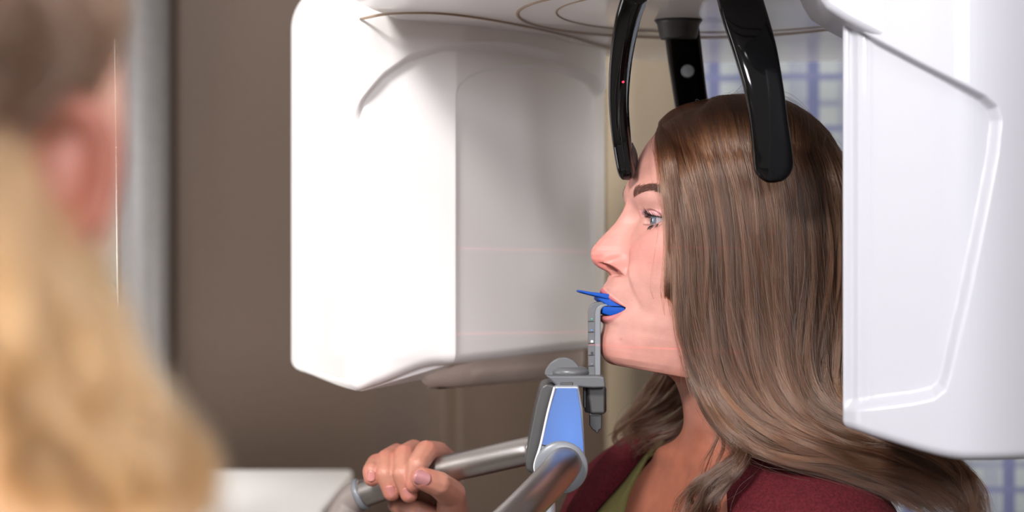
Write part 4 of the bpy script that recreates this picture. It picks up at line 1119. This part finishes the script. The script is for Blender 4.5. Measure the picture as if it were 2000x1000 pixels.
def bulge(th, z):  # the far shoulder reaches forward and lifts the cloth
    return .006 * np.exp(-((th + 1.30) / np.where(th > -1.3, .27, .6)) ** 2) * sm(-z, -1.335, -1.265)
# olive top with a deep neckline
garment('olive_top', .0035, lambda th: np.interp(th, [-3.14, -1.6, -1.2, -.95, -.75, -.35, 0, .25, .5, .8, 1.3, 3.14], [1.33, 1.33, 1.326, 1.315, 1.27, 1.235, 1.235, 1.25, 1.28, 1.31, 1.324, 1.33]),
        lambda z: (0.0001, 0.0001), M['olive'], wave=0, disp=bulge)
# open cardigan
garment('cardigan', .012, lambda th: np.interp(th, [-3.14, -2.2, -1.5, -1.3, 0, 1.3, 1.5, 2.2, 3.14], [1.342, 1.338, 1.337, 1.334, 1.3, 1.332, 1.336, 1.34, 1.342]),
        lambda z: (.52, float(np.interp(z, [.92, 1.2, 1.27, 1.34], [.7, 1.05, 1.22, 1.3]))), M['fleece'], wave=.0015, thick=.006, disp=bulge)
def panel(name, A, B, m, thick, bow=.006):
    """strip of cloth between two edges, gently bowed toward the front"""
    a = arc([tuple(P(*p)) for p in A], 60); b = arc([tuple(P(*p)) for p in B], 60); u = np.linspace(0, 1, 24)[None, :, None]
    V = a[:, None] * (1 - u) + b[:, None] * u
    V[..., 1] -= bow * np.sin(u[..., 0] * math.pi)
    V += .0008 * np.sin(u * 9 + np.linspace(0, 5, 60)[:, None, None])
    o = link(name, grid_mesh(name, V), m, person); md = o.modifiers.new('t', 'SOLIDIFY'); md.thickness = thick
    return o
panel('neckline_band', [(1296, 862, .128), (1268, 893, .128), (1244, 935, .126), (1229, 970, .122), (1222, 1005, .118), (1222, 1060, .112)],
      [(1290, 856, .150), (1256, 890, .146), (1218, 940, .140), (1178, 985, .136), (1150, 1020, .132), (1120, 1070, .13)], M['olive'], .0018)
panel('cardigan_lapel', [(1296, 850, .148), (1254, 893, .140), (1215, 943, .134), (1172, 990, .130), (1140, 1030, .126), (1110, 1080, .124)],
      [(1262, 838, .175), (1215, 855, .165), (1175, 895, .160), (1142, 940, .156), (1112, 985, .152), (1080, 1060, .15)], M['fleece'], .005, .010)
def sleeve(pts, rads, name='sleeve'):
    p = arc(pts, 70); rr = catmull(rads, 70)[:, 0] + .0012 * np.sin(np.linspace(0, 40, 70))
    return tube(name, p, rr, M['fleece'], person, 48)
shR = torso_pt(np.array([1.285]), np.array([-1.45]), -.045)[0]; shL = torso_pt(np.array([1.285]), np.array([1.5]), -.045)[0]
sleeve([(.165, .165, 1.283), (.13, .185, 1.283), (.098, .195, 1.25), (.065, .20, 1.18), (.0, .20, 1.08), tuple(P(880, 1200, .155))], [.044, .047, .048, .048, .045, .034])
sleeve([tuple(shL), tuple(shL + np.array([-.02, -.01, -.07])), (.10, -.20, 1.10), (.02, -.22, 1.05), (-.04, -.18, 1.12)], [.050, .052, .047, .043, .032])
# legs, seated out of view are not part of the picture; trousers carry the figure to the floor
for sx_ in (-1, 1):
    hp = TC + TLF * .085 * sx_
    tube('trouser_leg', arc([tuple(hp + UP * .95), tuple(hp + UP * .5), tuple(hp + UP * .08)], 30), catmull([.088, .062, .055], 30)[:, 0], mat('dark_trousers', srgb(40, 42, 52), .9), person, 32)
    tube('shoe', arc([tuple(hp + UP * .035 - TFW * .06), tuple(hp + UP * .04 + TFW * .05), tuple(hp + UP * .03 + TFW * .16)], 20), catmull([.030, .038, .022], 20)[:, 0], M['black_satin'], person, 24)
# ------------------------------------------------------------------ blond woman close to the camera
blond = empty('person', (-.30, -1.08, 0), 'blond woman out of focus, seen from behind with one ear showing', 'person')
def fp(px, py, Y=-1.1): return np.array(P(px, py, Y))
fh = []
hc_ = fp(-120, 250, -1.08)
for (dz, fx_, bx, hw_) in ((.115, .0, .0, .001), (.108, .04, .05, .038), (.09, .065, .075, .057), (.06, .078, .09, .068), (.02, .082, .094, .072), (-.02, .083, .088, .071), (-.06, .080, .07, .062),
                        (-.09, .074, .05, .052), (-.105, .05, .045, .048), (-.115, .02, .045, .048), (-.16, .02, .05, .052), (-.19, .03, .055, .07), (-.215, .05, .07, .13), (-.25, .07, .08, .18), (-.35, .09, .09, .19), (-.6, .09, .09, .16), (-.75, .1, .1, .17)):
    fh.append((dz, fx_, bx, hw_))
fh = catmull(fh, 160); BYAW = math.radians(20)
bf = np.array([math.sin(BYAW), math.cos(BYAW), 0]); bs = np.array([math.cos(BYAW), -math.sin(BYAW), 0])   # facing away, a little to the right
th = np.linspace(0, 2 * math.pi, 72, endpoint=False); V = np.zeros((160, 72, 3))
for i, (dz, a, b, h_) in enumerate(fh):
    f = np.where(np.cos(th) > 0, a, b) * np.cos(th); s = h_ * np.sin(th)
    V[i] = hc_ + f[:, None] * bf + s[:, None] * bs + np.array([0, 0, dz])
me = grid_mesh('body', V, True, True)
ca = me.color_attributes.new('tone', 'FLOAT_COLOR', 'POINT'); ca.data.foreach_set('color', np.tile([*srgb(222, 168, 148)], len(me.vertices)).astype(np.float32))
bb = link('body', me, M['skin'], blond)
# ear with rim and lobe
def ear():
    c = fp(128, 345, -1.14); V = []
    up_ = np.array([.06, 0, 1.0]); up_ /= np.linalg.norm(up_); out_ = np.array([.55, -.85, 0]); out_ /= np.linalg.norm(out_); sd = np.cross(up_, out_)
    rows = []
    for i, r in enumerate(np.linspace(0, 1.0, 14)):
        row = []
        for t in np.linspace(0, 2 * math.pi, 60, endpoint=False):
            x = math.cos(t) * .0165 * r * (1 + .15 * math.sin(t)); y = math.sin(t) * .030 * r * (1.0 if math.sin(t) > 0 else .98)
            rim = .0065 * math.exp(-((r - .86) / .12) ** 2) * (1 if y > -.02 else .4) - .003 * math.exp(-((r - .55) / .2) ** 2)
            x -= .008 * (1 if True else 0) * (1 - abs(math.sin(t))) * 0
            row.append(c + sd * x + up_ * y + out_ * (rim + (x * .25)))
        rows.append(row)
    me = grid_mesh('ear', np.array(rows), True, True)
    ca = me.color_attributes.new('tone', 'FLOAT_COLOR', 'POINT'); ca.data.foreach_set('color', np.tile([*srgb(150, 92, 76)], len(me.vertices)).astype(np.float32))
    o = link('ear', me, M['skin'], blond); md = o.modifiers.new('t', 'SOLIDIFY'); md.thickness = .004
ear()
M['blond'] = hair_mat('blond_hair', srgb(152, 112, 74), .4, .25)
M['blond_dark'] = hair_mat('dark_blond_hair', srgb(62, 41, 27), .4, .3)
M['blond_base'] = mat('blond_hair_mass', srgb(150, 110, 72), .6, spec=.3, var=.2, vscale=40)
M['coat'] = mat('white_coat_cloth', srgb(228, 220, 218), .85, bump=.3, bscale=300, var=.03)
# crown hair
GT = [[(-60, -260, -1.08), (60, -150, -1.09), (190, -60, -1.08), (232, 30, -1.07), (190, 120, -1.09), (120, 200, -1.12), (50, 270, -1.15)],
      [(-80, -260, -1.1), (20, -150, -1.13), (120, -60, -1.14), (160, 30, -1.14), (130, 120, -1.15), (70, 190, -1.16), (0, 260, -1.17)],
      [(-100, -260, -1.12), (-40, -150, -1.16), (40, -60, -1.18), (70, 30, -1.18), (50, 120, -1.18), (0, 200, -1.18), (-60, 260, -1.18)],
      [(-130, -260, -1.12), (-110, -150, -1.18), (-50, -60, -1.20), (-40, 30, -1.20), (-60, 120, -1.2), (-100, 200, -1.2), (-150, 260, -1.2)]]
gt = [[tuple(P(*p)) for p in gd] for gd in GT]
GL = [[(30, 120, -1.13), (60, 300, -1.115), (140, 450, -1.12), (185, 560, -1.12), (240, 690, -1.12), (300, 820, -1.12), (350, 920, -1.11), (395, 1040, -1.10)],
      [(40, 120, -1.14), (55, 320, -1.13), (125, 470, -1.14), (180, 600, -1.14), (235, 740, -1.14), (290, 880, -1.14), (330, 1040, -1.13)],
      [(0, 120, -1.155), (30, 340, -1.16), (70, 500, -1.16), (120, 640, -1.16), (170, 790, -1.16), (210, 920, -1.16), (235, 1060, -1.15)],
      [(-70, 120, -1.18), (-40, 340, -1.18), (0, 510, -1.18), (40, 660, -1.18), (80, 800, -1.18), (110, 930, -1.17), (120, 1060, -1.16)],
      [(-150, 120, -1.19), (-120, 360, -1.19), (-90, 520, -1.19), (-50, 680, -1.19), (-20, 820, -1.18), (0, 940, -1.17), (0, 1060, -1.16)]]
gl = [[tuple(P(*p)) for p in gd] for gd in GL]
v_all = []; f_all = []; base = 0
add_grid(sheet(gt, 40, (0, .012, 0))); add_grid(sheet(gl, 40, (-.004, .010, 0)))
me = bpy.data.meshes.new('hair'); me.from_pydata(np.vstack(v_all).tolist(), [], f_all)
bh = link('hair', me, M['blond_base'], blond)
md = bh.modifiers.new('t', 'SOLIDIFY'); md.thickness = .006
A1, _ = flow(gt, 5000, 20, 60, spread=.003, depth=.010, wave=.004, seed=31); strands('hair_strands', A1, np.full((1, 20), .00016), M['blond_dark'], bh)
A2, _ = flow(gl, 9000, 24, 70, spread=.003, depth=.010, wave=.007, seed=32); strands('hair_strands', A2, np.full((1, 24), .00016), M['blond'], bh)
# white coat shoulders
V = np.zeros((70, 90, 3)); th = np.linspace(0, 2 * math.pi, 90, endpoint=False)
for i, (dz, a, b, h_) in enumerate(catmull([(-.185, .04, .06, .07), (-.20, .05, .07, .11), (-.215, .06, .08, .15), (-.25, .085, .09, .195), (-.35, .10, .10, .205), (-.6, .105, .11, .18), (-.9, .13, .13, .2), (-1.0, .14, .14, .2)], 70)):
    f = np.where(np.cos(th) > 0, a, b) * np.cos(th); s = h_ * np.sin(th)
    V[i] = hc_ + f[:, None] * bf + s[:, None] * bs + np.array([0, 0, dz])
link('coat', grid_mesh('coat', V, True, True), M['coat'], blond)
for sx_ in (-1, 1):
    hp = np.array([hc_[0], hc_[1], 0]) + bs * .09 * sx_
    tube('trouser_leg', arc([tuple(hp + UP * .75), tuple(hp + UP * .4), tuple(hp + UP * .08)], 30), catmull([.09, .062, .055], 30)[:, 0], mat('dark_trousers', srgb(60, 62, 72), .9), blond, 32)
    tube('shoe', arc([tuple(hp + UP * .035 - bf * .06), tuple(hp + UP * .04 + bf * .05), tuple(hp + UP * .03 + bf * .16)], 20), catmull([.030, .038, .022], 20)[:, 0], M['coat'], blond, 24)
    tube('coat_sleeve', arc([tuple(hc_ + bs * .165 * sx_ + UP * -.25), tuple(hc_ + bs * .21 * sx_ + UP * -.42), tuple(hc_ + bs * .20 * sx_ + bf * .05 + UP * -.62)], 40), catmull([.055, .05, .035], 40)[:, 0], M['coat'], blond, 32)
